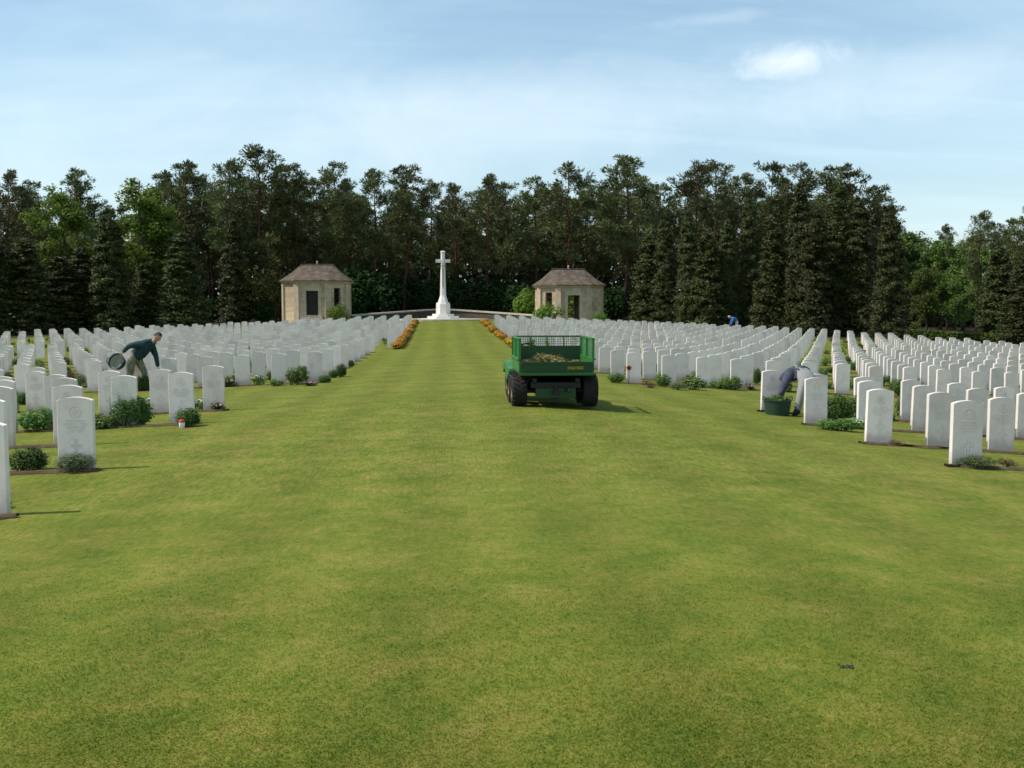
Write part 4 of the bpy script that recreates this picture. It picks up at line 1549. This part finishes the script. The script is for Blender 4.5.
# the depth of the wood
rng = np.random.default_rng(99)
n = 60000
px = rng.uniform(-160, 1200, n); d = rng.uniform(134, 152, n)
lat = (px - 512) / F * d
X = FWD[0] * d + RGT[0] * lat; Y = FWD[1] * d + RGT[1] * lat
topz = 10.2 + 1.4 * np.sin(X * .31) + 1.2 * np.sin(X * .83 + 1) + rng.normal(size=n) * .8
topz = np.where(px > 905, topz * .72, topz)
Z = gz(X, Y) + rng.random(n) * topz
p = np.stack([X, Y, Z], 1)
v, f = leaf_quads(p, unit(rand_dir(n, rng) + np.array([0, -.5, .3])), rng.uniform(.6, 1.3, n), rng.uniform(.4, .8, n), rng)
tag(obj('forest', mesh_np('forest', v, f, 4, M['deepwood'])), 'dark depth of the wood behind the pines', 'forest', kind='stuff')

# ------------------------------------------------------------------ green utility cart
def paint(name, c, rough=.35):
    m, nt, out = new_mat(name)
    tc = nt.nodes.new('ShaderNodeTexCoord')
    n = noise(nt, tc.outputs['Object'], 7, 5, .7)
    n2 = noise(nt, tc.outputs['Object'], 40, 3, .7)
    d = tuple(v * .72 + .012 for v in c)
    col = ramp(nt, n, [(.35, c), (.75, d)])
    col = mixc(nt, math_n(nt, 'MULTIPLY', ramp(nt, n2, [(.6, (0, 0, 0)), (.75, (1, 1, 1))]), .25), col, (.12, .10, .07))
    principled(nt, out, col, math_n(nt, 'MULTIPLY_ADD', n, .3, rough - .1), .45)
    return m


GREEN = paint('green_paint', (.022, .17, .022))
DGREEN = paint('dark_green_paint', (.007, .058, .009), .45)
RUBBER = simple('tyre_rubber', (.012, .012, .012), (.03, .027, .024), .8, 12, .2)
YELLOW = paint('yellow_rim', (.55, .30, .12), .5)
BLACKP = simple('black_plastic', (.012, .012, .013), (.025, .025, .025), .5, 20)
SEATM = simple('yellow_vinyl', (.5, .34, .03), (.55, .38, .04), .5, 10)
RED = simple('red_lens', (.10, .008, .006), (.14, .012, .01), .25, 20, .5)


def mesh_screen(b, p0, u, v, nu, nv, r=.004):
    """wire mesh in the plane p0 + u + v"""
    p0 = Vector(p0); u = Vector(u); v = Vector(v)
    for i in range(nu + 1):
        a = p0 + u * (i / nu); b.tube([a, a + v], r, 4)
    for j in range(nv + 1):
        a = p0 + v * (j / nv); b.tube([a, a + u], r, 4)


def wheel(root, x, y, r, w, name='wheel'):
    e = empty(name); e.parent = root; e.location = (x, y, r)
    mt = Matrix.Rotation(PI / 2, 4, 'Y')
    b = MB()
    b.lathe([(r * .55, -w * .42), (r * .72, -w * .5), (r * .92, -w * .46), (r * .985, -w * .3), (r * .985, w * .3), (r * .92, w * .46), (r * .72, w * .5), (r * .55, w * .42)], 32, mt)
    for k in range(22):
        a = 2 * PI * k / 22
        for s in (-1, 1):
            m2 = Matrix.Rotation(a + (s * .07), 4, 'X') @ Matrix.Translation((s * w * .22, 0, r * .985)) @ Matrix.Rotation(s * .5, 4, 'Z')
            b.box((0, 0, 0), (w * .40, .022, .026), m2)
    b.build('tyre', RUBBER, e, smooth_angle=35)
    b = MB()
    sx = -1 if x < 0 else 1
    b.lathe([(r * .57, -w * .40), (r * .57, w * .43), (r * .5, w * .44), (r * .42, w * .30), (r * .2, w * .26), (r * .17, w * .36), (.012, w * .38)], 24, Matrix.Rotation(PI / 2 * sx, 4, 'Y'))
    b.build('rim', YELLOW, e, smooth_angle=35)
    return e


gx, gy = at(556.0, 17.4)
cart = empty('utility_cart', (gx, gy + .30, gzf(gx, gy)), R(1.2))
for x in (-.60, .60):
    wheel(cart, x, 0, .275, .26)
    wheel(cart, x, .66, .275, .26)
    wheel(cart, x * .92, 1.95, .25, .22)
# chassis and running gear
b = MB()
b.span((-.42, -.25, .33), (.42, 2.3, .43), .01)
b.span((-.34, -.22, .22), (.34, .95, .328), .02)
for s in (-1, 1):
    b.span((s * .36 - .035, -.30, .432), (s * .36 + .035, 1.2, .498))
b.build('chassis', BLACKP, cart)
b = MB()
for y in (0, .66, 1.95):
    b.tube([(-.52, y, .27), (.52, y, .27)], .04, 10)
b.lathe([(.10, -.12), (.14, -.05), (.14, .05), (.10, .12)], 14, Matrix.Translation((0, 0, .27)) @ Matrix.Rotation(PI / 2, 4, 'Y'))
b.build('axle', BLACKP, cart, smooth_angle=40)
b = MB(); b.tube([(.18, -.16, .3), (.18, -.34, .3), (.22, -.40, .3)], .03, 10); b.build('exhaust_pipe', M['iron'], cart)
b = MB(); b.span((-.05, -.36, .24), (.05, -.1, .29), .006); b.lathe([(.026, .29), (.026, .33), (.034, .35), (.02, .38)], 12, Matrix.Translation((0, -.31, 0))); b.build('tow_hitch', M['iron'], cart)
# cross plate under the bed
b = MB(); b.span((-.34, -.235, .16), (.34, -.2, .40), .008); b.build('rear_plate', DGREEN, cart)
# cargo bed: floor, sides, head board, tailgate
y0, y1, hw = -.38, 1.02, .612
z0 = .565
b = MB(); b.span((-hw, y0 + .03, z0), (hw, y1, z0 + .03)); b.build('bed_floor', DGREEN, cart)
for s in (-1, 1):
    b = MB()
    b.span((s * hw - .018, y0 + .03, z0 + .04), (s * hw + .018, y1, .80), .006)
    b.span((s * (hw + .012) - .03, y0 + .03, .801), (s * (hw + .012) + .03, y1, .835), .006)
    sp = b.build('side_panel', GREEN, cart)
    # tall mesh extension on the side
    b = MB()
    for yy in (y0 + .055, (y0 + y1) / 2, y1 - .03):
        b.span((s * hw - .02, yy - .022, .836), (s * hw + .02, yy + .022, 1.142))
    b.span((s * hw - .02, y0 + .03, 1.143), (s * hw + .02, y1, 1.17))
    b.build('side_rail', GREEN, sp)
    b = MB(); b.span((s * hw - .006, y0 + .10, .86), (s * hw + .006, y0 + .16, 1.138))
    mesh_screen(b, (s * hw, y0 + .09, .84), (0, y1 - y0 - .14, 0), (0, 0, .30), 26, 7, .003)
    b.build('mesh_screen', GREEN, sp)
b = MB()
b.span((-hw + .02, y1 - .03, z0 + .031), (hw - .02, y1, .985), .004); b.build('head_board', DGREEN, cart)
b = MB()
b.span((-hw + .022, y1 - .028, 1.144), (hw - .022, y1 + .0, 1.17))
for xx in (-.3, 0.0, .3):
    b.span((xx - .012, y1 - .022, 0.987), (xx + .012, y1 - .004, 1.143))
b.build('head_rail', GREEN, cart)
b = MB()
mesh_screen(b, (-hw + .03, y1 - .014, .986), (2 * hw - .06, 0, 0), (0, 0, .157), 30, 4, .0035)
b.build('head_mesh', DGREEN, cart)
b = MB()
b.span((-hw + .0, y0 - .005, z0 + .04), (hw, y0 + .028, .775), .006)
b.span((-hw + .03, y0 - .022, .745), (hw - .03, y0 - .006, .778)); b.span((-hw + .03, y0 - .018, z0 + .06), (hw - .03, y0 - .006, z0 + .085))
tg = b.build('tailgate', DGREEN, cart)
b = MB(); b.span((-hw - .02, y0 - .02, z0 - .015), (hw + .02, y0 + .02, z0 + .036), .006); b.build('rear_bumper', paint('mid_green_paint', (.018, .11, .018), .45), cart)
for s in (-1, 1):
    b = MB(); b.tube([(s * (hw - .03), y0 - .03, .70), (s * (hw - .03), y0 - .045, .73), (s * (hw - .03), y0 - .03, .76)], .008, 6); b.build('latch', M['iron'], tg)
    b = MB(); b.lathe([(.02, 0), (.022, .015), (.014, .02)], 12, Matrix.Translation((s * (hw + .05), y0 + .0, .50)) @ Matrix.Rotation(PI / 2, 4, 'X')); b.build('reflector', RED, cart)
    # mud guards above the rear wheels
    b = MB()
    n = 10
    prof = [(.39 * math.cos(a) + .33, .28 + .2 * math.sin(a) + .02) for a in np.linspace(0, PI, n)]
    b.loft([[(s * xx, yy * 1.0, zz) for xx, dz in ((.62, 0), (.735, 0), (.735, .012), (.62, .012)) for yy, zz in [(p[0] * 1.25 - .08, p[1] + dz)]] for p in prof])
    b.build('mud_guard', BLACKP, cart)
# yellow lettering
cu = bpy.data.curves.new('lettering', 'FONT'); cu.body = 'JOHN DEERE'; cu.size = .07; cu.extrude = .002; cu.align_x = 'CENTER'; cu.align_y = 'CENTER'
tmp = bpy.data.objects.new('tmp', cu); link(tmp)
dg = bpy.context.evaluated_depsgraph_get()
lm = bpy.data.meshes.new_from_object(tmp.evaluated_get(dg)); bpy.data.objects.remove(tmp)
lm.materials.clear(); lm.materials.append(simple('yellow_decal', (.62, .42, .02), (.68, .48, .03), .5, 10))
o = obj('lettering', lm, tg, (.31, y0 - .009, .665)); o.rotation_euler = (PI / 2, 0, 0); o.scale = (.66, 1.25, 1)
# cab: seats, fender shells, hood, steering wheel
for s in (-1, 1):
    b = MB()
    b.box((s * .3, 1.22, .66), (.46, .42, .12), None, .04)
    st = b.build('seat', SEATM, cart, smooth_angle=40)
    b = MB(); b.box((s * .3, 1.09, .79), (.44, .10, .26), Matrix.Rotation(.15, 4, 'X'), .04); b.build('seat_back', SEATM, st, smooth_angle=40)
b = MB()
b.span((-.56, 1.04, .44), (.56, 1.5, .598), .03)
b.span((-.56, 1.5, .34), (.56, 1.9, .40), .01)
b.build('cab_floor', GREEN, cart)
for s in (-1, 1):
    # rounded side shells rising beside the seat and over the front wheel
    b = MB()
    o_ = [(1.0, .36), (1.55, .36), (1.62, .44), (1.75, .50), (1.95, .53), (2.15, .50), (2.3, .43), (2.36, .50), (2.2, .63), (1.9, .68), (1.6, .66), (1.45, .60), (1.2, .60), (1.0, .58)]
    ring = lambda x, k: [(x, 1.65 + (yy - 1.65) * k, .6 + (zz - .6) * k) for yy, zz in o_]
    b.loft([ring(s * .52, 1), ring(s * .66, 1), ring(s * .69, .95)])
    b.build('fender', GREEN, cart, smooth_angle=50)
b = MB()
b.loft([[(x, 1.86, z) for x, z in ((-.515, .5), (.515, .5), (.515, .74), (.40, .86), (-.40, .86), (-.515, .74))], [(x * .96, 2.3, z) for x, z in ((-.515, .45), (.515, .45), (.515, .66), (.40, .76), (-.40, .76), (-.515, .66))],
        [(x * .86, 2.52, z) for x, z in ((-.515, .42), (.515, .42), (.515, .56), (.40, .62), (-.40, .62), (-.515, .56))]])
b.build('hood', GREEN, cart, smooth_angle=40)
b = MB()
for s in (-1, 1):
    pass
b.lathe([(.15, -.012), (.17, 0), (.15, .012), (.13, 0)], 20, Matrix.Translation((-.3, 1.72, .88)) @ Matrix.Rotation(R(-55), 4, 'X'), cap=False)
b.tube([(-.3, 1.72, .88), (-.3, 1.9, .76)], .02, 8); b.tube([(-.44, 1.72, .88), (-.16, 1.72, .88)], .012, 6)
b.build('steering_wheel', BLACKP, cart)
tag(cart, 'green six-wheeled utility cart with tall mesh-sided bed parked on the lawn', 'utility vehicle')

# the load: a heap of cut plants
rng = np.random.default_rng(8)
n = 2600
bx = rng.uniform(-.55, .55, n); by = rng.uniform(y0 + .08, y1 - .1, n)
hh = .09 + .19 * np.exp(-((bx + .12) / .26) ** 2 - ((by - .25) / .5) ** 2) + .05 * np.sin(bx * 9) * np.sin(by * 7)
bz = z0 + .04 + hh * (1 - .45 * rng.random(n) ** 2)
ldir = unit(rand_dir(n, rng) * np.array([1, 1, .35]))
v, f = leaf_quads(np.stack([bx, by, bz], 1), unit(np.cross(ldir, rand_dir(n, rng)) + np.array([0, 0, .8])), rng.uniform(.05, .22, n), rng.uniform(.012, .045, n), rng, ldir)
M['clip'] = leafy('plant_clippings', [(.1, (.03, .045, .012)), (.35, (.07, .085, .02)), (.6, (.22, .16, .06)), (.9, (.42, .30, .14))], 4, .2)
heap = obj('clippings_heap', mesh_np('clippings_heap', v, f, 4, M['clip']), None, cart.location, cart.rotation_euler.z)
tag(heap, 'tan and green heap of plant clippings in the cart bed', 'plant clippings')


# ------------------------------------------------------------------ people
def skin_mesh(name, verts, edges, radii, mat, sub=2, root=0):
    me = bpy.data.meshes.new(name)
    me.from_pydata([tuple(v) for v in verts], edges, [])
    o = bpy.data.objects.new('tmp', me); link(o)
    m = o.modifiers.new('s', 'SKIN'); m.use_smooth_shade = True
    if not me.skin_vertices:
        bm_ = bmesh.new(); bm_.from_mesh(me); bm_.verts.layers.skin.verify(); bm_.to_mesh(me); bm_.free()
    for i, sv in enumerate(me.skin_vertices[0].data):
        r_ = radii[i]
        sv.radius = r_ if isinstance(r_, tuple) else (r_, r_)
        sv.use_root = (i == root)
    s = o.modifiers.new('d', 'SUBSURF'); s.levels = sub; s.render_levels = sub
    dgx = bpy.context.evaluated_depsgraph_get()
    out = bpy.data.meshes.new_from_object(o.evaluated_get(dgx))
    bpy.data.objects.remove(o)
    out.name = name
    out.materials.clear(); out.materials.append(mat)
    out.polygons.foreach_set('use_smooth', np.ones(len(out.polygons), bool))
    return out


SKIN = simple('skin', (.42, .22, .15), (.48, .27, .19), .55, 15, .3)
HAIR = simple('dark_hair', (.02, .015, .012), (.05, .04, .03), .7, 60)


def chain(pts, rads):
    return pts, [(i, i + 1) for i in range(len(pts) - 1)], rads


def join_meshes(name, meshes):
    bm_ = bmesh.new()
    for m in meshes:
        bm_.from_mesh(m)
    out = bpy.data.meshes.new(name); bm_.to_mesh(out); bm_.free()
    for m in meshes[0].materials:
        out.materials.append(m)
    out.polygons.foreach_set('use_smooth', np.ones(len(out.polygons), bool))
    return out


def hand_meshes(wrist, elbow, palm_n, curl=.5):
    """palm with four unequal curled fingers and a thumb leaving its side"""
    w = Vector(wrist); d = (w - Vector(elbow)).normalized(); n = Vector(palm_n); n = (n - d * n.dot(d)).normalized(); s = d.cross(n)
    ms = []
    palm = [w, w + d * .045, w + d * .085]
    ms.append(skin_mesh('p', *chain(palm, [(.022, .018), (.038, .017), (.036, .015)]), SKIN, 1))
    for i, (off, L) in enumerate(((-.028, .072), (-.010, .082), (.010, .076), (.027, .060))):
        a = w + d * .075 + s * off
        p = [a]; dd = Vector(d)
        for seg, fr in enumerate((.45, .32, .23)):
            dd = (dd + n * curl * (.6 + .35 * seg)).normalized()
            p.append(p[-1] + dd * L * fr)
        ms.append(skin_mesh('f', *chain(p, [.0095, .009, .008, .007]), SKIN, 1))
    a = w + d * .03 - s * .028
    t = (d * .55 - s * .7 + n * .35).normalized()
    p = [a, a + t * .035, a + t * .06 + d * .012, a + t * .068 + d * .034]
    ms.append(skin_mesh('t', *chain(p, [.012, .011, .0095, .008]), SKIN, 1))
    return ms


def person(name, J, cloth, trousers, boots, label, cap=None, loc=(0, 0, 0), rz=0.0):
    """J: joints in metres, figure's own frame"""
    V = lambda k: Vector(J[k])
    root = empty('person', loc, rz)
    # one continuous body
    order = ['pelvis', 'waist', 'chest', 'neck', 'head0', 'shL', 'elL', 'wrL', 'shR', 'elR', 'wrR', 'hipL', 'knL', 'anL', 'toL', 'hipR', 'knR', 'anR', 'toR']
    ix = {k: i for i, k in enumerate(order)}
    ed = [(ix[a], ix[b_]) for a, b_ in (('pelvis', 'waist'), ('waist', 'chest'), ('chest', 'neck'), ('neck', 'head0'), ('chest', 'shL'), ('shL', 'elL'), ('elL', 'wrL'), ('chest', 'shR'), ('shR', 'elR'), ('elR', 'wrR'),
                                        ('pelvis', 'hipL'), ('hipL', 'knL'), ('knL', 'anL'), ('anL', 'toL'), ('pelvis', 'hipR'), ('hipR', 'knR'), ('knR', 'anR'), ('anR', 'toR'))]
    rad = dict(pelvis=.115, waist=.115, chest=.125, neck=.055, head0=.05, shL=.062, shR=.062, elL=.042, elR=.042, wrL=.028, wrR=.028, hipL=.085, hipR=.085, knL=.056, knR=.056, anL=.04, anR=.04, toL=.032, toR=.032)
    ms = [skin_mesh('body', [V(k) for k in order], ed, [rad[k] for k in order], SKIN)]
    # head with face
    hc = V('head'); fwd = V('face').normalized(); up = (hc - V('neck')).normalized(); up = (up - fwd * up.dot(fwd)).normalized(); sd = fwd.cross(up)
    fr = Matrix((sd, fwd, up)).transposed()
    bmh = bmesh.new(); bmesh.ops.create_uvsphere(bmh, u_segments=24, v_segments=18, radius=1)
    for v in bmh.verts:
        x, y, z = v.co
        jaw = 1 - .25 * max(0, -z)
        yy = y * (.098 if y > 0 else .105); xx = x * .077 * jaw; zz = z * .118
        if y > 0:
            yy += .022 * math.exp(-((x * .077) / .013) ** 2 - ((z * .118 + .018) / .024) ** 2) * 1.0     # nose
            yy -= .010 * math.exp(-((abs(x) * .077 - .03) / .014) ** 2 - ((z * .118 - .012) / .012) ** 2)   # eye sockets
            yy += .006 * math.exp(-(x * .077 / .022) ** 2 - ((z * .118 + .055) / .008) ** 2)
            yy += .008 * math.exp(-(x * .077 / .02) ** 2 - ((z * .118 + .10) / .016) ** 2)
        v.co = hc + fr @ Vector((xx, yy, zz))
    for s in (-1, 1):
        r = bmesh.ops.create_uvsphere(bmh, u_segments=8, v_segments=6, radius=1)
        for v in r['verts']:
            v.co = hc + fr @ Vector((s * .078 + v.co.x * .012, -.005 + v.co.y * .022, -.005 + v.co.z * .034))
    hm = bpy.data.meshes.new('h'); bmh.to_mesh(hm); bmh.free(); hm.materials.append(SKIN)
    ms.append(hm)
    for s in ('L', 'R'):
        ms += hand_meshes(J['wr' + s], J['el' + s], J.get('palm' + s, (0, 0, -1)), J.get('curl' + s, .45))
    body = obj('body', join_meshes('body', ms), root)
    # eyes, mouth
    EYEM = simple('eye', (.02, .02, .02), (.04, .03, .03), .3, 5)
    b = MB()
    for s in (-1, 1):
        b.lathe([(.001, -.006), (.007, 0), (.001, .006)], 8, Matrix.Translation(hc + fr @ Vector((s * .03, .087, .012))))
    b.build('eye', EYEM, body)
    # hair or cap
    bmh = bmesh.new(); bmesh.ops.create_uvsphere(bmh, u_segments=24, v_segments=16, radius=1)
    dl = [v for v in bmh.verts if (v.co.z < -.35 and v.co.y < .2) or (v.co.y > .2 and v.co.z < .42)]
    bmesh.ops.delete(bmh, geom=dl, context='VERTS')
    rj = random.Random(3)
    for v in bmh.verts:
        x, y, z = v.co; k = 1 + rj.uniform(-.03, .03)
        v.co = hc + fr @ Vector((x * .086 * k, y * .112 * k - .004, z * .128 * k + .002))
    hm = bpy.data.meshes.new('hair'); bmh.to_mesh(hm); bmh.free(); hm.materials.append(cap or HAIR)
    hm.polygons.foreach_set('use_smooth', np.ones(len(hm.polygons), bool))
    obj('hair', hm, root)
    # clothes: the same figure, a little fuller, kept only where each garment reaches
    JK = J.get('hem', .25)
    def garment(nm, extra, keep, mat):
        fat = skin_mesh(nm, [V(k) for k in order], ed, [rad[k] + extra.get(k, .02) for k in order], mat)
        bm_ = bmesh.new(); bm_.from_mesh(fat)
        segs = [(order[a_], order[b_]) for a_, b_ in ed]
        def inside(p):
            best, ok = 9e9, False
            for a_, b_ in segs:
                A, B = V(a_), V(b_); d_ = B - A
                t_ = max(0, min(1, (p - A).dot(d_) / max(d_.length_squared, 1e-9)))
                dist = (A + d_ * t_ - p).length / (rad[a_] * (1 - t_) + rad[b_] * t_)
                if dist < best:
                    lim = keep.get((a_, b_)); best = dist
                    ok = lim is not None and lim[0] <= t_ <= lim[1]
            return ok
        bad = [f_ for f_ in bm_.faces if not inside(f_.calc_center_median())]
        bmesh.ops.delete(bm_, geom=bad, context='FACES')
        out_ = bpy.data.meshes.new(nm); bm_.to_mesh(out_); bm_.free(); out_.materials.append(mat)
        obj(nm, out_, root)
    garment('jacket', dict(pelvis=.05, waist=.06 * J.get('bulk', 1), chest=.062 * J.get('bulk', 1), shL=.046 * J.get('bulk', 1), shR=.046 * J.get('bulk', 1), elL=.026, elR=.026, wrL=.022, wrR=.022, neck=.03, hipL=.035, hipR=.035),
            {('pelvis', 'waist'): (JK, 1), ('waist', 'chest'): (0, 1), ('chest', 'neck'): (0, .85), ('chest', 'shL'): (0, 1), ('chest', 'shR'): (0, 1), ('shL', 'elL'): (0, 1), ('shR', 'elR'): (0, 1), ('elL', 'wrL'): (0, .93), ('elR', 'wrR'): (0, .93)}, cloth)
    garment('trousers', dict(pelvis=.03, waist=.025, hipL=.03, hipR=.03, knL=.026, knR=.026, anL=.03, anR=.03),
            {('pelvis', 'waist'): (0, 1), ('waist', 'chest'): (0, .3), ('pelvis', 'hipL'): (0, 1), ('pelvis', 'hipR'): (0, 1), ('hipL', 'knL'): (0, 1), ('hipR', 'knR'): (0, 1), ('knL', 'anL'): (0, .88), ('knR', 'anR'): (0, .88)}, trousers)
    for s in ('L', 'R'):
        a, t = V('an' + s), V('to' + s)
        k = V('kn' + s).lerp(a, .78)
        mid = a.lerp(t, .5); mid.z = t.z + .012
        heel = a + (a - t).normalized() * .03; heel.z = t.z + .0
        obj('boot', skin_mesh('boot', [k, a, mid, t, heel], [(0, 1), (1, 2), (2, 3), (1, 4)], [.062, .056, .048, .042, .042], boots, root=1), root)
    tag(root, label, 'person')
    return root


def fabric(name, c1, c2, sc_=14):
    return simple(name, c1, c2, .85, sc_, .15, bump=.4, bump_d=.015)


TEAL = fabric('teal_jacket', (.012, .035, .045), (.03, .065, .075))
NAVY = fabric('navy_jacket', (.045, .052, .075), (.085, .095, .13))
GREY = fabric('grey_trousers', (.23, .23, .225), (.35, .345, .33))
OLIVE = fabric('olive_trousers', (.10, .11, .075), (.26, .26, .20), 9)
BOOT = simple('black_boot', (.015, .018, .022), (.03, .035, .042), .6, 20)
BLUE = fabric('blue_shirt', (.03, .10, .32), (.06, .16, .42))


def frame_at(px, py):
    """ground point and unit vectors: u to the right in the picture, w away from the camera"""
    x, y, z, t = on_ground(px, py)
    rz = math.atan2(RGT[1], RGT[0])
    return (x, y, z), rz, F / t


# gardener bending to a tub (beside the nearer block)
loc, rz, s = frame_at(797, 416)
q = lambda px, py, w=0.0: ((px - 797) / s, w, (416 - py) / s)
# figure's own frame: x right in the picture, y away, z up
J = dict(pelvis=q(808, 374.5, .0), waist=q(803.5, 371.5, .17), chest=q(793, 377, .42), neck=q(789, 383, .54), head0=q(788, 386, .58), head=q(787, 390, .62), face=(-.45, .35, -.75), hem=.85,
         shL=q(791.5, 375.5, .2), elL=q(784, 387, .12), wrL=q(780, 396, .05), shR=q(796, 379, .62), elR=q(790, 391, .55), wrR=q(785, 400, .36),
         hipL=q(803, 379, -.03), knL=q(799.5, 395, -.06), anL=q(796.5, 411, -.05), toL=q(791, 414.5, -.06), hipR=q(813, 379, .06), knR=q(810, 396, .12), anR=q(813, 411, .2), toR=q(808, 414.5, .2),
         palmL=(.3, .6, -.2), palmR=(.2, -.6, -.2))
person('gardener', J, NAVY, GREY, BOOT, 'person in grey trousers and navy jacket bent over a green tub', None, loc, rz)

# gardener with a tub under his arm behind the other plot
loc, rz, s = frame_at(143, 391)
s = s
q = lambda px, py, w=0.0: ((px - 143) / s, w, (391 - py) / s)
J = dict(pelvis=q(135.5, 355, .0), waist=q(142, 351.5, .0), chest=q(150, 346, .0), neck=q(155.5, 341, -.01), head0=q(156.5, 339, -.01), head=q(159.5, 337, -.02), face=(.75, -.25, -.55),
         shL=q(148.5, 343.5, .2), elL=q(154, 356, .22), wrL=q(156, 368, .2), shR=q(147, 344, -.2), elR=q(134.5, 345.5, -.30), wrR=q(127.5, 352, -.24),
         hipL=q(137, 359, .09), knL=q(144, 373, .1), anL=q(141, 387, .12), toL=q(146, 390, .10), hipR=q(134, 359, -.09), knR=q(132, 374, -.08), anR=q(128, 387, -.08), toR=q(133, 390, -.09),
         palmL=(-.3, -.8, 0), palmR=(-.2, .3, -.7), curlR=.9, bulk=1.5)
person('gardener', J, TEAL, OLIVE, BOOT, 'person in teal jacket leaning over headstones with a round tub at one hip', None, loc, rz)
GARD_LOC, GARD_RZ, GARD_S = loc, rz, s

# far worker bent behind the last rows
x, y = at(735, 79.4)
loc = (x, y, gzf(x, y)); rz = math.atan2(RGT[1], RGT[0])
J = dict(pelvis=(.14, 0, 1.0), waist=(.04, .0, 1.12), chest=(-.2, 0, 1.25), neck=(-.36, -.02, 1.3), head0=(-.4, -.02, 1.31), head=(-.46, -.02, 1.33), face=(-.7, -.3, -.5), shL=(-.2, -.2, 1.2), elL=(-.28, -.24, .95), wrL=(-.36, -.2, .72), shR=(-.2, .2, 1.2), elR=(-.3, .24, .95), wrR=(-.4, .2, .72),
         hipL=(.12, -.09, .95), knL=(.06, -.1, .5), anL=(.14, -.1, .08), toL=(.0, -.11, .03), hipR=(.12, .09, .95), knR=(.1, .1, .5), anR=(.2, .1, .08), toR=(.06, .11, .03), palmL=(.3, .3, -.2), palmR=(.3, -.3, -.2))
person('worker', J, BLUE, fabric('pale_trousers', (.4, .4, .4), (.55, .55, .54)), BOOT, 'distant person in blue shirt bent over among the farthest headstones', simple('fair_hair', (.3, .26, .2), (.4, .34, .28), .7, 50), loc, rz)


def tub(name, loc, r_top, r_bot, h, wall=.012, mat=None):
    root = empty(name, loc)
    b = MB()
    b.lathe([(r_bot, 0), (r_bot + (r_top - r_bot) * .5, h * .5), (r_top, h), (r_top + .014, h), (r_top + .014, h + .014), (r_top - wall, h + .014), (r_bot + (r_top - r_bot) * .5 - wall, h * .5), (r_bot - wall, wall)], 28)
    b.build('body', mat, root, smooth_angle=40)
    for s in (-1, 1):
        b = MB()
        b.tube([(s * (r_top - .004), -.07, h), (s * (r_top + .0), -.065, h + .06), (s * r_top, 0, h + .075), (s * r_top, .065, h + .06), (s * (r_top - .004), .07, h)], .011, 8)
        b.build('handle', mat, root, smooth_angle=40)
    return root


TUBG = paint('green_tub', (.014, .045, .026), .5)
TUBD = paint('dark_tub', (.010, .035, .034), .5)
x, y, z, t = on_ground(781, 416)
tb = tub('garden_tub', (x, y + .22, z), .255, .215, .27, mat=TUBG)
tag(tb, 'green plastic garden tub standing on grass beneath the bending gardener', 'tub')
# soil and weeds in it
rng = np.random.default_rng(31)
v, f = bush_leaves(rng, .44, .44, .14, 420, .07, .4, 10)
v[:, 2] += .2
w_ = obj('weeds', mesh_np('weeds', v, f, 4, M['plant_dark']), None, (x, y + .22, z)); tag(w_, 'pulled weeds heaped inside the standing green tub', 'weeds')
# tub carried at the hip, mouth towards the camera
qq = Vector(((119 - 143) / GARD_S, -.14, (391 - 361) / GARD_S))
wp = Matrix.Translation(GARD_LOC) @ Matrix.Rotation(GARD_RZ, 4, 'Z') @ qq
tb2 = tub('carried_tub', wp, .215, .175, .17, mat=TUBD)
ax = Matrix.Rotation(GARD_RZ, 4, 'Z') @ Vector((-.25, -.9, .42)).normalized()
tb2.rotation_mode = 'QUATERNION'; tb2.rotation_quaternion = ax.to_track_quat('Z', 'Y')
tb2.location = Vector(wp) - ax * .16
b = MB(); b.lathe([(.012, .016), (.14, .02), (.192, .13)], 24, cap=False); b.build('lining', simple('pale_lining', (.26, .27, .20), (.36, .37, .28), .7, 10), tb2, smooth_angle=40)
tag(tb2, 'dark round tub held tilted at the hip of the teal-jacketed gardener', 'tub')
